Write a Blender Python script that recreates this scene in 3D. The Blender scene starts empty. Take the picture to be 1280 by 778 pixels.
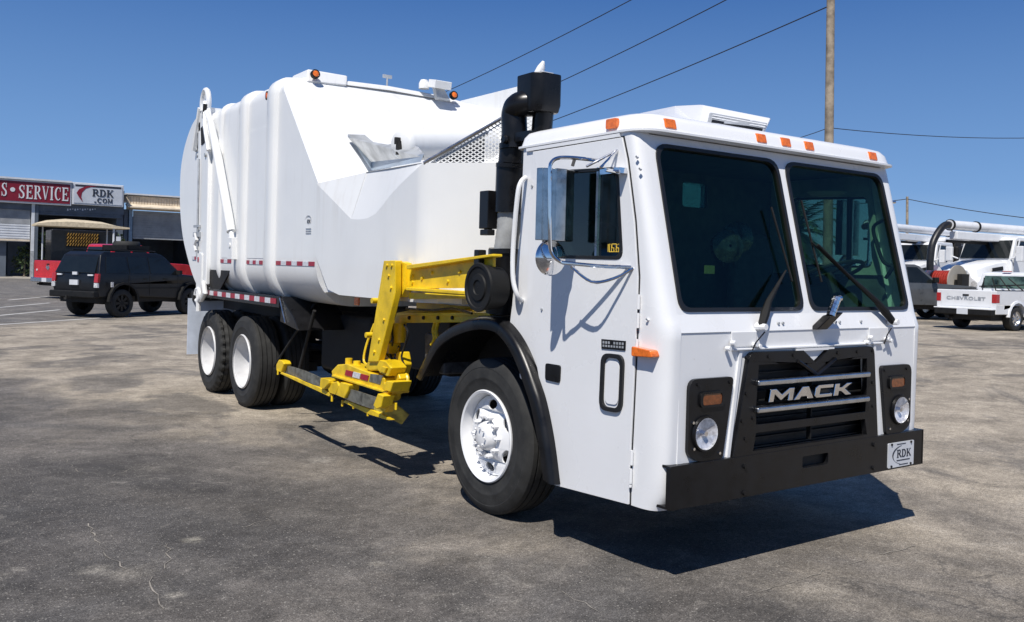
import bpy, bmesh, math, random
from math import sin, cos, pi, radians
from mathutils import Vector, Matrix
from mathutils.geometry import tessellate_polygon
random.seed(7)
sc = bpy.context.scene
col = sc.collection

# ------------------------------------------------------------------ camera, sky, sun, exposure
FOC, PX, PY = 1108.48, 640.0, 339.96          # measured on the 1280x778 photograph
CAM = Vector((-4.491, -3.277, 1.6615)); YAW, PIT, ROL = 0.609, -0.0038, 0.0259
f0 = Vector((sin(YAW)*cos(PIT), cos(YAW)*cos(PIT), sin(PIT)))
r0 = Vector((cos(YAW), -sin(YAW), 0)); u0 = r0.cross(f0)
RT = r0*cos(ROL)+u0*sin(ROL); UP = u0*cos(ROL)-r0*sin(ROL); FW = f0
cam = bpy.data.cameras.new('camera'); co = bpy.data.objects.new('camera', cam); col.objects.link(co)
cam.sensor_width = 36; cam.lens = FOC/1280*36; cam.shift_y = (PY-389)/1280
cam.clip_start = 0.05; cam.clip_end = 5000
M = Matrix((RT, UP, -FW)).transposed().to_4x4(); M.translation = CAM; co.matrix_world = M
sc.camera = co

world = bpy.data.worlds.new('World'); sc.world = world; world.use_nodes = True
nt = world.node_tree; bg = nt.nodes['Background']
sky = nt.nodes.new('ShaderNodeTexSky'); sky.sky_type = 'NISHITA'; sky.sun_disc = False
SUND = Vector((-0.55, -0.42, 1.0)).normalized()
sky.sun_elevation = math.asin(SUND.z); sky.sun_rotation = math.atan2(SUND.x, SUND.y)
sky.altitude = 0; sky.air_density = 1.0; sky.dust_density = 0.2; sky.ozone_density = 3.0
# clear-day colour correction of the sky by elevation (paler blue low, deep blue high), the same all round
wtc = nt.nodes.new('ShaderNodeTexCoord'); wsp = nt.nodes.new('ShaderNodeSeparateXYZ'); nt.links.new(wtc.outputs['Generated'], wsp.inputs[0])
wr_ = nt.nodes.new('ShaderNodeValToRGB'); nt.links.new(wsp.outputs[2], wr_.inputs[0])
for k, (p, c) in enumerate([(0.0, (4.4, 6.7, 9.8)), (.09, (2.1, 4.2, 8.1)), (.30, (.60, 1.85, 5.2)), (.7, (.25, .95, 3.1))]):
    e = wr_.color_ramp.elements[k] if k < 2 else wr_.color_ramp.elements.new(p)
    e.position = p; e.color = (*[x/10 for x in c], 1)
wm = nt.nodes.new('ShaderNodeMix'); wm.data_type = 'RGBA'; wm.inputs[0].default_value = .92
wsc = nt.nodes.new('ShaderNodeVectorMath'); wsc.operation = 'SCALE'; wsc.inputs[3].default_value = 10
nt.links.new(wr_.outputs[0], wsc.inputs[0]); nt.links.new(sky.outputs[0], wm.inputs[6]); nt.links.new(wsc.outputs[0], wm.inputs[7])
nt.links.new(wm.outputs[2], bg.inputs[0]); bg.inputs[1].default_value = 0.085
sl = bpy.data.lights.new('sun', 'SUN'); sl.energy = 5.0; sl.angle = radians(0.5); sl.color = (1, 0.955, 0.89)
so = bpy.data.objects.new('sun', sl); col.objects.link(so); so.rotation_euler = SUND.to_track_quat('Z', 'Y').to_euler()
sc.view_settings.view_transform = 'Standard'; sc.view_settings.look = 'None'
sc.view_settings.exposure = 0.0; sc.view_settings.gamma = 1.0

# ------------------------------------------------------------------ measuring: where a photographed point meets a real plane
def ray(u, v): return FW+(u-PX)/FOC*RT-(v-PY)/FOC*UP
def hit(u, v, ax, val):
    r = ray(u, v); return CAM+r*((val-CAM[ax])/r[ax])
def S(u, v, X): p = hit(u, v, 0, X); return (p.y, p.z)      # on a side plane
def Fp(u, v, Y): p = hit(u, v, 1, Y); return (p.x, p.z)     # on a front plane
def G(u, v, Z=0.0): p = hit(u, v, 2, Z); return (p.x, p.y)  # on the ground
def D(u, v, dep): return CAM+ray(u, v)*dep
def sm(a, b, x):
    t = max(0, min(1, (x-a)/(b-a))); return t*t*(3-2*t)
def gh(x, y): return 0.27*sm(7, 16, x)*(1-sm(40, 60, y))

# ------------------------------------------------------------------ materials
def nodes(name):
    m = bpy.data.materials.new(name); m.use_nodes = True
    t = m.node_tree; return m, t, t.nodes['Principled BSDF']
def noise(t, scale, detail=4, rough=.55, src=None, dist=0):
    n = t.nodes.new('ShaderNodeTexNoise'); n.inputs['Scale'].default_value = scale
    n.inputs['Detail'].default_value = detail; n.inputs['Roughness'].default_value = rough
    n.inputs['Distortion'].default_value = dist
    if src: t.links.new(src, n.inputs['Vector'])
    return n
def ramp(t, src, stops):
    r = t.nodes.new('ShaderNodeValToRGB'); e = r.color_ramp.elements
    while len(e) < len(stops): e.new(0.5)
    for k, (p, c) in enumerate(stops):
        e[k].position = p; e[k].color = (*c, 1) if isinstance(c, tuple) else (c, c, c, 1)
    t.links.new(src, r.inputs[0]); return r
def mixc(t, fac, a, b, mode='MIX'):
    m = t.nodes.new('ShaderNodeMix'); m.data_type = 'RGBA'; m.blend_type = mode
    for s, v in ((m.inputs[0], fac), (m.inputs[6], a), (m.inputs[7], b)):
        if hasattr(v, 'links') or hasattr(v, 'is_output'): t.links.new(v, s)
        else: s.default_value = v if not isinstance(v, tuple) else (*v, 1) if len(v) == 3 else v
    return m.outputs[2]
def paint(name, c, rough=.35, var=.06, metal=0, coat=0, bump=0, scale=3, dirt=None, spec=.5):
    m, t, b = nodes(name)
    tc = t.nodes.new('ShaderNodeTexCoord').outputs['Object']
    n = noise(t, scale, 5, .6, tc)
    lo = tuple(x*(1-var*2.2) for x in c); hi = tuple(min(1, x*(1+var)) for x in c)
    r = ramp(t, n.outputs[0], [(.3, lo), (.62, hi)])
    out = r.outputs[0]
    if dirt:
        n2 = noise(t, scale*4, 8, .7, tc, .4)
        msk = ramp(t, n2.outputs[0], [(.56, 0.0), (.74, .55)])
        out = mixc(t, msk.outputs[0], out, dirt)
    t.links.new(out, b.inputs['Base Color'])
    rr = ramp(t, n.outputs[0], [(.2, max(0, rough-.08)), (.8, min(1, rough+.1))])
    t.links.new(rr.outputs[0], b.inputs['Roughness'])
    b.inputs['Metallic'].default_value = metal; b.inputs['Coat Weight'].default_value = coat
    b.inputs['Specular IOR Level'].default_value = spec
    if bump:
        n3 = noise(t, scale*30, 3, .6, tc); bp = t.nodes.new('ShaderNodeBump')
        bp.inputs['Strength'].default_value = bump; bp.inputs['Distance'].default_value = .01
        t.links.new(n3.outputs[0], bp.inputs['Height']); t.links.new(bp.outputs[0], b.inputs['Normal'])
    return m
def sheet_white(name, c, rough, streak=.5, dent=.25):
    m = paint(name, c, rough, .015, coat=.2, scale=1.5); t = m.node_tree; b = t.nodes['Principled BSDF']
    tc = t.nodes.new('ShaderNodeTexCoord').outputs['Object']; mp = t.nodes.new('ShaderNodeMapping'); mp.inputs['Scale'].default_value = (6, 6, .45); t.links.new(tc, mp.inputs[0])
    n = noise(t, 1.6, 7, .65, mp.outputs[0], .3); k = ramp(t, n.outputs[0], [(.52, 0.0), (.78, streak)])
    n2 = noise(t, .8, 3, .5, tc); k2 = ramp(t, n2.outputs[0], [(.42, 0.0), (.62, 1.0)]); kk = mixc(t, 1.0, k.outputs[0], k2.outputs[0], 'MULTIPLY')
    old = b.inputs['Base Color'].links[0].from_socket; o2 = mixc(t, kk, old, (.60, .575, .53)); 
    n3 = noise(t, 22, 6, .7, tc); sp = ramp(t, n3.outputs[0], [(.70, 0.0), (.76, .5)]); o3 = mixc(t, sp.outputs[0], o2, (.48, .45, .40)); t.links.new(o3, b.inputs['Base Color'])
    d = noise(t, 1.7, 2, .4, tc); bp = t.nodes.new('ShaderNodeBump'); bp.inputs['Strength'].default_value = dent; bp.inputs['Distance'].default_value = .035
    t.links.new(d.outputs[0], bp.inputs['Height']); t.links.new(bp.outputs[0], b.inputs['Normal']); return m
def glass(name, tint, refl=1.0, rough=.01):
    m, t, b = nodes(name); t.nodes.remove(b)
    o = t.nodes['Material Output']; mx = t.nodes.new('ShaderNodeMixShader')
    tr = t.nodes.new('ShaderNodeBsdfTransparent'); tr.inputs[0].default_value = (*tint, 1)
    gl = t.nodes.new('ShaderNodeBsdfGlossy'); gl.inputs['Roughness'].default_value = rough
    gl.inputs[0].default_value = (refl, refl, refl, 1)
    fr = t.nodes.new('ShaderNodeFresnel'); ge = t.nodes.new('ShaderNodeNewGeometry'); io = t.nodes.new('ShaderNodeMapRange')
    io.inputs[3].default_value = 1.5; io.inputs[4].default_value = 1/1.5; t.links.new(ge.outputs['Backfacing'], io.inputs[0]); t.links.new(io.outputs[0], fr.inputs[0])   # no total reflection inside a thin pane
    t.links.new(fr.outputs[0], mx.inputs[0]); t.links.new(tr.outputs[0], mx.inputs[1]); t.links.new(gl.outputs[0], mx.inputs[2])
    t.links.new(mx.outputs[0], o.inputs[0]); return m

W = sheet_white('white_gloss_paint', (.82, .825, .83), .28, .25, .10)
WB = sheet_white('white_body_paint', (.81, .815, .805), .40, .6, .13)
RIMW = paint('rim_white', (.60, .60, .60), .45, .06, scale=9, dirt=(.3, .27, .24))
WD = paint('white_worn_paint', (.74, .74, .73), .5, .06, scale=6, dirt=(.45, .42, .38))
BK = paint('black_satin_paint', (.008, .008, .009), .3, .2, scale=8, bump=.03, spec=.35)
BKM = paint('black_matt_plastic', (.010, .010, .010), .6, .2, scale=8, bump=.1, spec=.3)
UND = paint('black_chassis_grime', (.012, .011, .010), .7, .3, scale=6, bump=.2)
VOID = paint('recess_shade_black', (.006, .006, .006), .6, .2, scale=20)  # near-black puts the shade inside grille and bumper slot into the colour
RUB = paint('tyre_rubber', (.022, .022, .021), .75, .25, scale=7, bump=.15, dirt=(.05, .046, .042))
GASK = paint('rubber_gasket', (.012, .012, .012), .45, .1)
YEL = paint('yellow_paint', (.80, .54, .012), .36, .12, scale=7, dirt=(.20, .13, .04), bump=.06)
STL = paint('worn_belt_steel', (.18, .18, .155), .4, .3, metal=.3, scale=15)
GRY = paint('shaded_grey_steel', (.42, .44, .46), .45, .15, scale=6, metal=.2, dirt=(.2, .2, .2))
CHR = paint('chrome', (.82, .82, .83), .09, .03, metal=1, scale=12)
MIRM = paint('dull_stainless', (.42, .43, .43), .17, .25, metal=1, scale=9)
ALU = paint('brushed_aluminium', (.60, .61, .62), .28, .08, metal=1, scale=12)
AMB = paint('amber_lens', (.85, .18, .02), .18, .15, coat=.6, scale=40)
AMBD = paint('dark_amber_lens', (.20, .055, .012), .2, .2, coat=.6, scale=40)
REDL = paint('red_lens', (.40, .02, .02), .22, .15, coat=.5, scale=40)
REFR = paint('red_reflective_tape', (.34, .012, .03), .35, .12, scale=50)
REFW = paint('white_reflective_tape', (.62, .63, .66), .35, .12, scale=50)
INT = paint('cab_interior_grey', (.075, .078, .08), .7, .2, scale=8)
INTL = paint('cab_interior_pale', (.34, .37, .36), .6, .1, scale=8)
SEAT = paint('seat_vinyl', (.07, .07, .075), .6, .2, scale=15)
FLEX = paint('grey_flex_hose', (.42, .43, .43), .55, .12, scale=10)
HOSE = paint('black_rubber_hose', (.015, .015, .016), .4, .2, scale=12)
LAMP = paint('lamp_reflector', (.82, .83, .85), .18, .25, metal=.35, scale=25)
FLAPM = paint('pale_mud_flap', (.62, .68, .78), .5, .08, scale=4)
GLW = glass('green_tinted_windscreen', (.66, .84, .74), .38)
GLS = glass('side_window_glass', (.45, .55, .54))
GLD = paint('dark_vehicle_glass', (.010, .013, .014), .05, .1, spec=.5)
LENS = glass('clear_lamp_lens', (.95, .95, .97))
REDP = paint('red_car_paint', (.55, .015, .02), .25, .08, coat=.6)
BLKC = paint('black_car_paint', (.007, .0075, .009), .36, .2, spec=.4, coat=.15)
GRYC = paint('grey_car_paint', (.075, .08, .085), .3, .1, coat=.5)
WHC = paint('white_car_paint', (.76, .77, .78), .3, .03, coat=.4)
TAN = paint('tan_canvas', (.62, .52, .36), .8, .12, scale=5)
CREAM = paint('cream_siding', (.68, .58, .44), .7, .1, scale=2)
DGREY = paint('dark_siding', (.10, .12, .15), .6, .15, scale=1)
MGREY = paint('mid_grey_siding', (.30, .31, .32), .6, .12, scale=1)
SIGNR = paint('sign_red', (.19, .006, .020), .4, .06, scale=2)
SIGNW = paint('sign_white', (.62, .64, .67), .4, .05, scale=2)
SIGND = paint('sign_dark_letters', (.02, .025, .04), .5, .05)
WOODP = paint('weathered_pole_wood', (.30, .25, .19), .85, .25, scale=3, bump=.3)
WIRE = paint('black_cable', (.02, .02, .025), .6, .05)
LINEP = paint('worn_line_paint', (.60, .59, .56), .8, .1, scale=3, dirt=(.3, .28, .26))
CONC = paint('pale_concrete', (.36, .33, .28), .9, .15, scale=.6, bump=.2)
LEAF = paint('palm_leaf', (.06, .10, .03), .6, .4, scale=3)
BUSH = paint('bush_leaf', (.05, .08, .03), .7, .5, scale=2)
ORNG = paint('orange_red_hose', (.36, .035, .02), .5, .15, scale=10)
BRWN = paint('yellow_brown_slats', (.30, .17, .03), .6, .3, scale=4)

# ------------------------------------------------------------------ mesh helpers
class MB:
    def __init__(s): s.v = []; s.f = []
    def add(s, vs, fs):
        o = len(s.v); s.v += [Vector(v) for v in vs]; s.f += [tuple(i+o for i in f) for f in fs]; return s
    def box(s, x0, x1, y0, y1, z0, z1, R=None, o=(0, 0, 0)):
        vs = [Vector((x, y, z)) for x in (x0, x1) for y in (y0, y1) for z in (z0, z1)]
        if R: vs = [R @ v for v in vs]
        vs = [v+Vector(o) for v in vs]
        return s.add(vs, [(0, 1, 3, 2), (4, 6, 7, 5), (0, 4, 5, 1), (2, 3, 7, 6), (0, 2, 6, 4), (1, 5, 7, 3)])
    def hexa(s, a, b):                       # two quads joined
        return s.add(list(a)+list(b), [(3, 2, 1, 0), (4, 5, 6, 7)]+[(i, (i+1) % 4, 4+(i+1) % 4, 4+i) for i in range(4)])
    def plate(s, outer, holes, fn, t0, t1):  # polygon with holes, given thickness; fn(a, b, t) -> point
        loops = [outer]+list(holes); tri = tessellate_polygon([[Vector((a, b, 0)) for a, b in L] for L in loops])
        flat = [p for L in loops for p in L]; n = len(flat)
        vs = [fn(a, b, t0) for a, b in flat]+[fn(a, b, t1) for a, b in flat]
        fs = [tuple(t) for t in tri]+[tuple(n+i for i in reversed(t)) for t in tri]; k = 0
        for L in loops:
            m = len(L); fs += [(k+i, k+(i+1) % m, n+k+(i+1) % m, n+k+i) for i in range(m)]; k += m
        return s.add(vs, fs)
    def sx(s, outer, x0, x1, holes=()): return s.plate(outer, holes, lambda a, b, t: (t, a, b), x0, x1)
    def sy(s, outer, y0, y1, holes=()): return s.plate(outer, holes, lambda a, b, t: (a, t, b), y0, y1)
    def sz(s, outer, z0, z1, holes=()): return s.plate(outer, holes, lambda a, b, t: (a, b, t), z0, z1)
    def ring(s, pts_list, close=True, cap=True):   # loft of closed loops
        m = len(pts_list[0]); o = len(s.v)
        for L in pts_list: s.v += [Vector(p) for p in L]
        for k in range(len(pts_list)-1):
            for i in range(m if close else m-1):
                j = (i+1) % m; s.f.append((o+k*m+i, o+k*m+j, o+(k+1)*m+j, o+(k+1)*m+i))
        if cap:
            s.f.append(tuple(o+i for i in reversed(range(m)))); s.f.append(tuple(o+(len(pts_list)-1)*m+i for i in range(m)))
        return s
    def tube(s, path, r, n=10, cap=True):
        P = [Vector(p) for p in path]; R = r if isinstance(r, (list, tuple)) else [r]*len(P); L = []
        d = (P[1]-P[0]).normalized(); ref = Vector((0, 0, 1)) if abs(d.z) < .9 else Vector((1, 0, 0)); a = d.cross(ref).normalized()
        for i, p in enumerate(P):
            d = ((P[min(i+1, len(P)-1)]-p).normalized()+(p-P[max(i-1, 0)]).normalized()).normalized()
            a = (a-d*a.dot(d)).normalized(); b = d.cross(a)
            L.append([p+(a*cos(2*pi*k/n)+b*sin(2*pi*k/n))*R[i] for k in range(n)])
        return s.ring(L, cap=cap)
    def lathe(s, prof, o, ax=(1, 0, 0), n=32, cap=False, seg=None):   # profile of (offset along axis, radius)
        ax = Vector(ax).normalized(); ref = Vector((0, 0, 1)) if abs(ax.z) < .9 else Vector((1, 0, 0))
        a = ax.cross(ref).normalized(); b = ax.cross(a); o = Vector(o)
        L = [[o+ax*t+(a*cos(2*pi*k/n)+b*sin(2*pi*k/n))*(r if not seg else seg(k, t, r)) for k in range(n)] for t, r in prof]
        return s.ring(L, cap=cap)
    def build(s, name, m, parent=None, bevel=0, smooth=35, seg=2):
        me = bpy.data.meshes.new(name); me.from_pydata([tuple(v) for v in s.v], [], s.f); me.validate()
        bm = bmesh.new(); bm.from_mesh(me); bmesh.ops.recalc_face_normals(bm, faces=bm.faces); bm.to_mesh(me); bm.free()
        me.materials.append(m)
        me.polygons.foreach_set('use_smooth', [True]*len(me.polygons)); me.set_sharp_from_angle(angle=radians(smooth)); me.update()
        o = bpy.data.objects.new(name, me); col.objects.link(o); o.parent = parent
        if bevel:
            b = o.modifiers.new('bevel', 'BEVEL'); b.width = bevel; b.segments = seg; b.limit_method = 'ANGLE'; b.angle_limit = radians(40); b.harden_normals = True
        return o
def rp(pts, r, n=5):            # round the corners of a polygon
    out = []; m = len(pts); R = r if isinstance(r, (list, tuple)) else [r]*m
    for i, p in enumerate(pts):
        if R[i] <= 0: out.append(tuple(p)); continue
        p = Vector(p); a = Vector(pts[i-1])-p; b = Vector(pts[(i+1) % m])-p
        q = min(R[i], a.length*.49, b.length*.49); A = p+a.normalized()*q; B = p+b.normalized()*q
        for k in range(n+1):
            t = k/n; out.append(tuple(A*(1-t)**2+p*2*t*(1-t)*(1)+B*t*t))
    return out
def rect(a0, a1, b0, b1, r=0, n=4):
    p = [(a0, b0), (a1, b0), (a1, b1), (a0, b1)]
    return rp(p, r, n) if r else p
def circ(a, b, r, n=24, rb=None): return [(a+r*cos(2*pi*k/n), b+(rb or r)*sin(2*pi*k/n)) for k in range(n)]
def smooth_path(P, n=6):
    P = [Vector(p) for p in P]; out = []
    for i in range(len(P)-1):
        p0 = P[max(i-1, 0)]; p1 = P[i]; p2 = P[i+1]; p3 = P[min(i+2, len(P)-1)]
        for k in range(n):
            t = k/n; out.append(.5*((2*p1)+(p2-p0)*t+(2*p0-5*p1+4*p2-p3)*t*t+(3*p1-p0-3*p2+p3)*t**3))
    return out+[P[-1]]
def thing(name, label, cat, loc=(0, 0, 0), rz=0, group=None):
    o = bpy.data.objects.new(name, None); col.objects.link(o); o.empty_display_size = .3
    o.location = loc; o.rotation_euler = (0, 0, rz); o['label'] = label; o['category'] = cat
    if group: o['group'] = group
    return o
def tag(o, label, cat, group=None):
    o['label'] = label; o['category'] = cat
    if group: o['group'] = group
    return o
def struct(o): o['kind'] = 'structure'; return o
def dup(o, parent=None, loc=None):
    c = o.copy(); col.objects.link(c); c.parent = parent if parent else o.parent
    if loc is not None: c.location = loc
    for ch in o.children: dup(ch, c)
    return c
def text(name, body, size, m, parent, loc, rot, sx=1.0, ext=.004, offset=0.0, align='CENTER', shear=0, spacing=1.0):
    cu = bpy.data.curves.new(name, 'FONT'); cu.body = body; cu.size = size; cu.extrude = ext; cu.offset = offset
    cu.align_x = align; cu.align_y = 'CENTER'; cu.shear = shear; cu.resolution_u = 3; cu.space_character = spacing
    t = bpy.data.objects.new(name, cu); me = bpy.data.meshes.new_from_object(t)
    bpy.data.objects.remove(t); bpy.data.curves.remove(cu); me.materials.clear(); me.materials.append(m)
    for v in me.vertices: v.co.x *= sx
    o = bpy.data.objects.new(name, me); col.objects.link(o); o.parent = parent; o.location = loc; o.rotation_euler = rot
    return o
# serif letters on a unit-high em: stems, serifs and ribbon bowls
def ribbon(mb, pts, w0, w1, y0, y1):
    n = len(pts); Lf, Rt = [], []
    for i, p in enumerate(pts):
        d = (Vector(pts[min(i+1, n-1)])-Vector(pts[max(i-1, 0)])).normalized(); q = Vector((-d.y, d.x))
        w = w0+(w1-w0)*sin(pi*i/(n-1)); Lf.append(Vector(p)+q*w/2); Rt.append(Vector(p)-q*w/2)
    mb.sy([tuple(v) for v in Lf]+[tuple(v) for v in reversed(Rt)], y0, y1)
def ell(cx, cy, rx, ry, a0, a1, n=12): return [(cx+rx*cos(radians(a0+(a1-a0)*k/n)), cy+ry*sin(radians(a0+(a1-a0)*k/n))) for k in range(n+1)]
def serif_letter(mb, ch, X, Y, w, h, y0, y1):
    t = .24; f = .07; bar = lambda a, b, c, d: mb.sy([(X+a*w, Y+c*h), (X+b*w, Y+c*h), (X+b*w, Y+d*h), (X+a*w, Y+d*h)], y0, y1)
    rib = lambda pts, a, b: ribbon(mb, [(X+p*w, Y+q*h) for p, q in pts], a*w, b*w, y0, y1)
    if ch in 'ERDIKM':
        c = .5 if ch == 'I' else .2
        if ch == 'M': c = .14; t = .12
        bar(c-t/2, c+t/2, f, 1-f); bar(c-t/2-.1, c+t/2+.1, 0, f); bar(c-t/2-.1, c+t/2+.1, 1-f, 1)
    if ch == 'E':
        bar(.3, .92, 0, .09); bar(.3, .88, .91, 1); bar(.3, .68, .46, .54); bar(.84, .93, .09, .27); bar(.80, .88, .74, .91); bar(.62, .70, .38, .62)
    if ch == 'R': rib([(.3, .96)]+ell(.5, .74, .24, .22, 90, -90)+[(.3, .50)], .09, .24); rib([(.5, .50), (.72, .25), (.98, .04)], .2, .2)
    if ch == 'D': rib([(.3, .955)]+ell(.42, .5, .42, .455, 90, -90, 16)+[(.3, .045)], .09, .24)
    if ch == 'K': rib([(.34, .42), (.86, .96)], .08, .10); rib([(.46, .56), (.92, .04)], .2, .22); bar(.68, 1.0, .94, 1); bar(.74, 1.06, 0, .06)
    if ch == 'V': rib([(.14, .97), (.5, .02)], .2, .22); rib([(.86, .97), (.52, .02)], .08, .09); bar(-.02, .34, .94, 1); bar(.70, 1.0, .94, 1)
    if ch == 'M': rib([(.16, .96), (.5, .12)], .16, .16); rib([(.84, .96), (.52, .12)], .07, .07); bar(.78, .96, 0, 1)
    if ch == 'C': rib(ell(.56, .5, .40, .46, 42, 318, 18), .07, .24); bar(.82, .90, .66, .98)
    if ch == 'O': rib(ell(.5, .5, .36, .45, 90, 270, 12), .1, .24); rib(ell(.5, .5, .36, .45, -90, 90, 12), .1, .24)
    if ch == 'S': rib([(.84, .74), (.76, .90), (.52, .955), (.28, .88), (.22, .73), (.34, .60), (.56, .50), (.76, .38), (.80, .22), (.68, .08), (.46, .045), (.22, .12), (.14, .30)], .10, .26); bar(.80, .88, .66, .98); bar(.10, .18, .02, .34)
    if ch == '.': bar(.3, .7, 0, .2)
def serif_word(par, name, word, x0, x1, z0, z1, m, y0=-.50, y1=-.455, gap=.16):
    adv = [.5 if c in 'I.' else 1.0 for c in word]; tot = sum(adv)+gap*(len(word)-1); u = (x1-x0)/tot; x = x0
    for c, a in zip(word, adv):
        mb = MB(); serif_letter(mb, c, x-(.25*u if c in 'I.' else 0), z0, u, z1-z0, y0, y1); mb.build(name, m, par); x += (a+gap)*u
FRONT = (pi/2, 0, 0); SIDE = (pi/2, 0, -pi/2)

# ================================================================== ground
def asphalt():
    m, t, b = nodes('weathered_asphalt'); tc = t.nodes.new('ShaderNodeTexCoord').outputs['Object']
    def math_(op, a_, b_, c_=None, clamp=False):
        n = t.nodes.new('ShaderNodeMath'); n.operation = op; n.use_clamp = clamp
        for k, v in enumerate((a_, b_, c_)):
            if v is None: continue
            if hasattr(v, 'is_output'): t.links.new(v, n.inputs[k])
            else: n.inputs[k].default_value = v
        return n.outputs[0]
    sep = t.nodes.new('ShaderNodeSeparateXYZ'); t.links.new(tc, sep.inputs[0])
    big = noise(t, .22, 6, .62, tc, .8); mid = noise(t, 1.3, 8, .68, tc, .5); sub = noise(t, 7, 8, .72, tc, .3); fine = noise(t, 38, 4, .75, tc); agg = noise(t, 130, 2, .6, tc)
    # older, darker surface at the left foreground, sandy worn surface to the right and beyond
    s1 = math_('ADD', math_('MULTIPLY_ADD', sep.outputs[1], .062, math_('MULTIPLY_ADD', sep.outputs[0], .15, .55)), math_('MULTIPLY_ADD', big.outputs[0], 1.7, -.85), clamp=True)
    c = ramp(t, s1, [(0.08, (.056, .053, .051)), (.42, (.135, .122, .108)), (.8, (.32, .276, .216))]).outputs[0]
    # smooth dark resealed patches with soft edges
    pn = noise(t, .42, 5, .6, tc, 1.2); c = mixc(t, ramp(t, pn.outputs[0], [(.52, 0.0), (.60, .6)]).outputs[0], c, (.080, .076, .072))
    # pale mineral scuffs
    sc1 = noise(t, 2.2, 10, .78, tc, 1.6); c = mixc(t, ramp(t, sc1.outputs[0], [(.56, 0.0), (.72, .6)]).outputs[0], c, (.32, .295, .255))
    mpn = t.nodes.new('ShaderNodeMapping'); mpn.inputs['Rotation'].default_value = (0, 0, radians(28)); mpn.inputs['Scale'].default_value = (.25, 1.2, 1); t.links.new(tc, mpn.inputs[0])
    tr = noise(t, 1.0, 7, .65, mpn.outputs[0], .8); c = mixc(t, ramp(t, tr.outputs[0], [(.54, 0.0), (.74, .35)]).outputs[0], c, (.085, .078, .070))
    # individual sand drifts and oil drips
    sn = noise(t, 9, 8, .8, tc)
    for (u, v, rad, colr, st) in ((243, 675, .07, (.42, .39, .32), .85), (120, 712, .09, (.36, .33, .28), .55), (165, 716, .12, (.34, .31, .26), .5), (398, 575, .12, (.40, .37, .32), .6), (218, 745, .05, (.36, .33, .28), .6), (470, 705, .06, (.34, .31, .26), .5), (190, 585, .22, (.25, .23, .2), .4), (310, 730, .16, (.28, .25, .22), .4), (1010, 740, .3, (.36, .32, .26), .3),
                          (60, 555, .10, (.05, .047, .045), .5), (1080, 655, .14, (.06, .055, .05), .4), (155, 452, .30, (.06, .056, .052), .5), (30, 660, .8, (.055, .052, .050), .6), (200, 520, .5, (.07, .066, .062), .45), (1240, 560, .6, (.09, .085, .08), .5), (330, 690, .7, (.07, .066, .063), .45)):
        g_ = G(u, v); vd = t.nodes.new('ShaderNodeVectorMath'); vd.operation = 'DISTANCE'; t.links.new(tc, vd.inputs[0]); vd.inputs[1].default_value = (*g_, gh(*g_))
        va = math_('MULTIPLY_ADD', sn.outputs[0], rad*4.5, vd.outputs['Value'])
        vm = t.nodes.new('ShaderNodeMapRange'); vm.inputs[1].default_value = rad*2.3; vm.inputs[2].default_value = rad*3.4; vm.inputs[3].default_value = st; vm.inputs[4].default_value = 0; t.links.new(va, vm.inputs[0])
        c = mixc(t, vm.outputs[0], c, colr)
    # the striped parking lot beyond is newer, darker asphalt
    dn = t.nodes.new('ShaderNodeVectorMath'); dn.operation = 'DOT_PRODUCT'; t.links.new(tc, dn.inputs[0]); dn.inputs[1].default_value = (-.62, .78, 0)
    de = noise(t, .8, 5, .6, tc); da = math_('MULTIPLY_ADD', de.outputs[0], 1.6, dn.outputs['Value'])
    dm = t.nodes.new('ShaderNodeMapRange'); dm.inputs[1].default_value = 17.6; dm.inputs[2].default_value = 19.2; dm.inputs[4].default_value = .75; t.links.new(da, dm.inputs[0])
    c = mixc(t, dm.outputs[0], c, (.105, .104, .104))
    # stone grain
    c = mixc(t, .9, c, ramp(t, mid.outputs[0], [(.28, .5), (.5, 1.0), (.72, 1.5)]).outputs[0], 'MULTIPLY')
    c = mixc(t, .8, c, ramp(t, sub.outputs[0], [(.30, .65), (.5, 1.0), (.70, 1.35)]).outputs[0], 'MULTIPLY')
    c = mixc(t, .9, c, ramp(t, fine.outputs[0], [(.32, .62), (.5, 1.0), (.68, 1.45)]).outputs[0], 'MULTIPLY')
    c = mixc(t, .9, c, ramp(t, agg.outputs[0], [(.35, .58), (.5, 1.0), (.65, 1.6)]).outputs[0], 'MULTIPLY')
    for sc_, r0_, st in ((26, .10, .55), (60, .14, .6)):
        vr = t.nodes.new('ShaderNodeTexVoronoi'); vr.inputs['Scale'].default_value = sc_; t.links.new(tc, vr.inputs['Vector'])
        cs = t.nodes.new('ShaderNodeSeparateColor'); t.links.new(vr.outputs['Color'], cs.inputs[0])
        k = mixc(t, 1.0, ramp(t, vr.outputs['Distance'], [(r0_, st), (r0_*1.8, 0.0)]).outputs[0], ramp(t, cs.outputs[0], [(.45, 0.0), (.55, 1.0)]).outputs[0], 'MULTIPLY')
        c = mixc(t, k, c, (.42, .395, .35))
        k = mixc(t, 1.0, ramp(t, vr.outputs['Distance'], [(r0_*1.2, .6), (r0_*2.2, 0.0)]).outputs[0], ramp(t, cs.outputs[0], [(.18, 1.0), (.25, 0.0)]).outputs[0], 'MULTIPLY')
        c = mixc(t, k, c, (.045, .043, .041))
    # hairline cracks
    wn = noise(t, 1.1, 6, .6, tc); wv = mixc(t, .55, tc, wn.outputs['Color'])
    vc = t.nodes.new('ShaderNodeTexVoronoi'); vc.feature = 'DISTANCE_TO_EDGE'; vc.inputs['Scale'].default_value = .9; t.links.new(wv, vc.inputs['Vector'])
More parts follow.
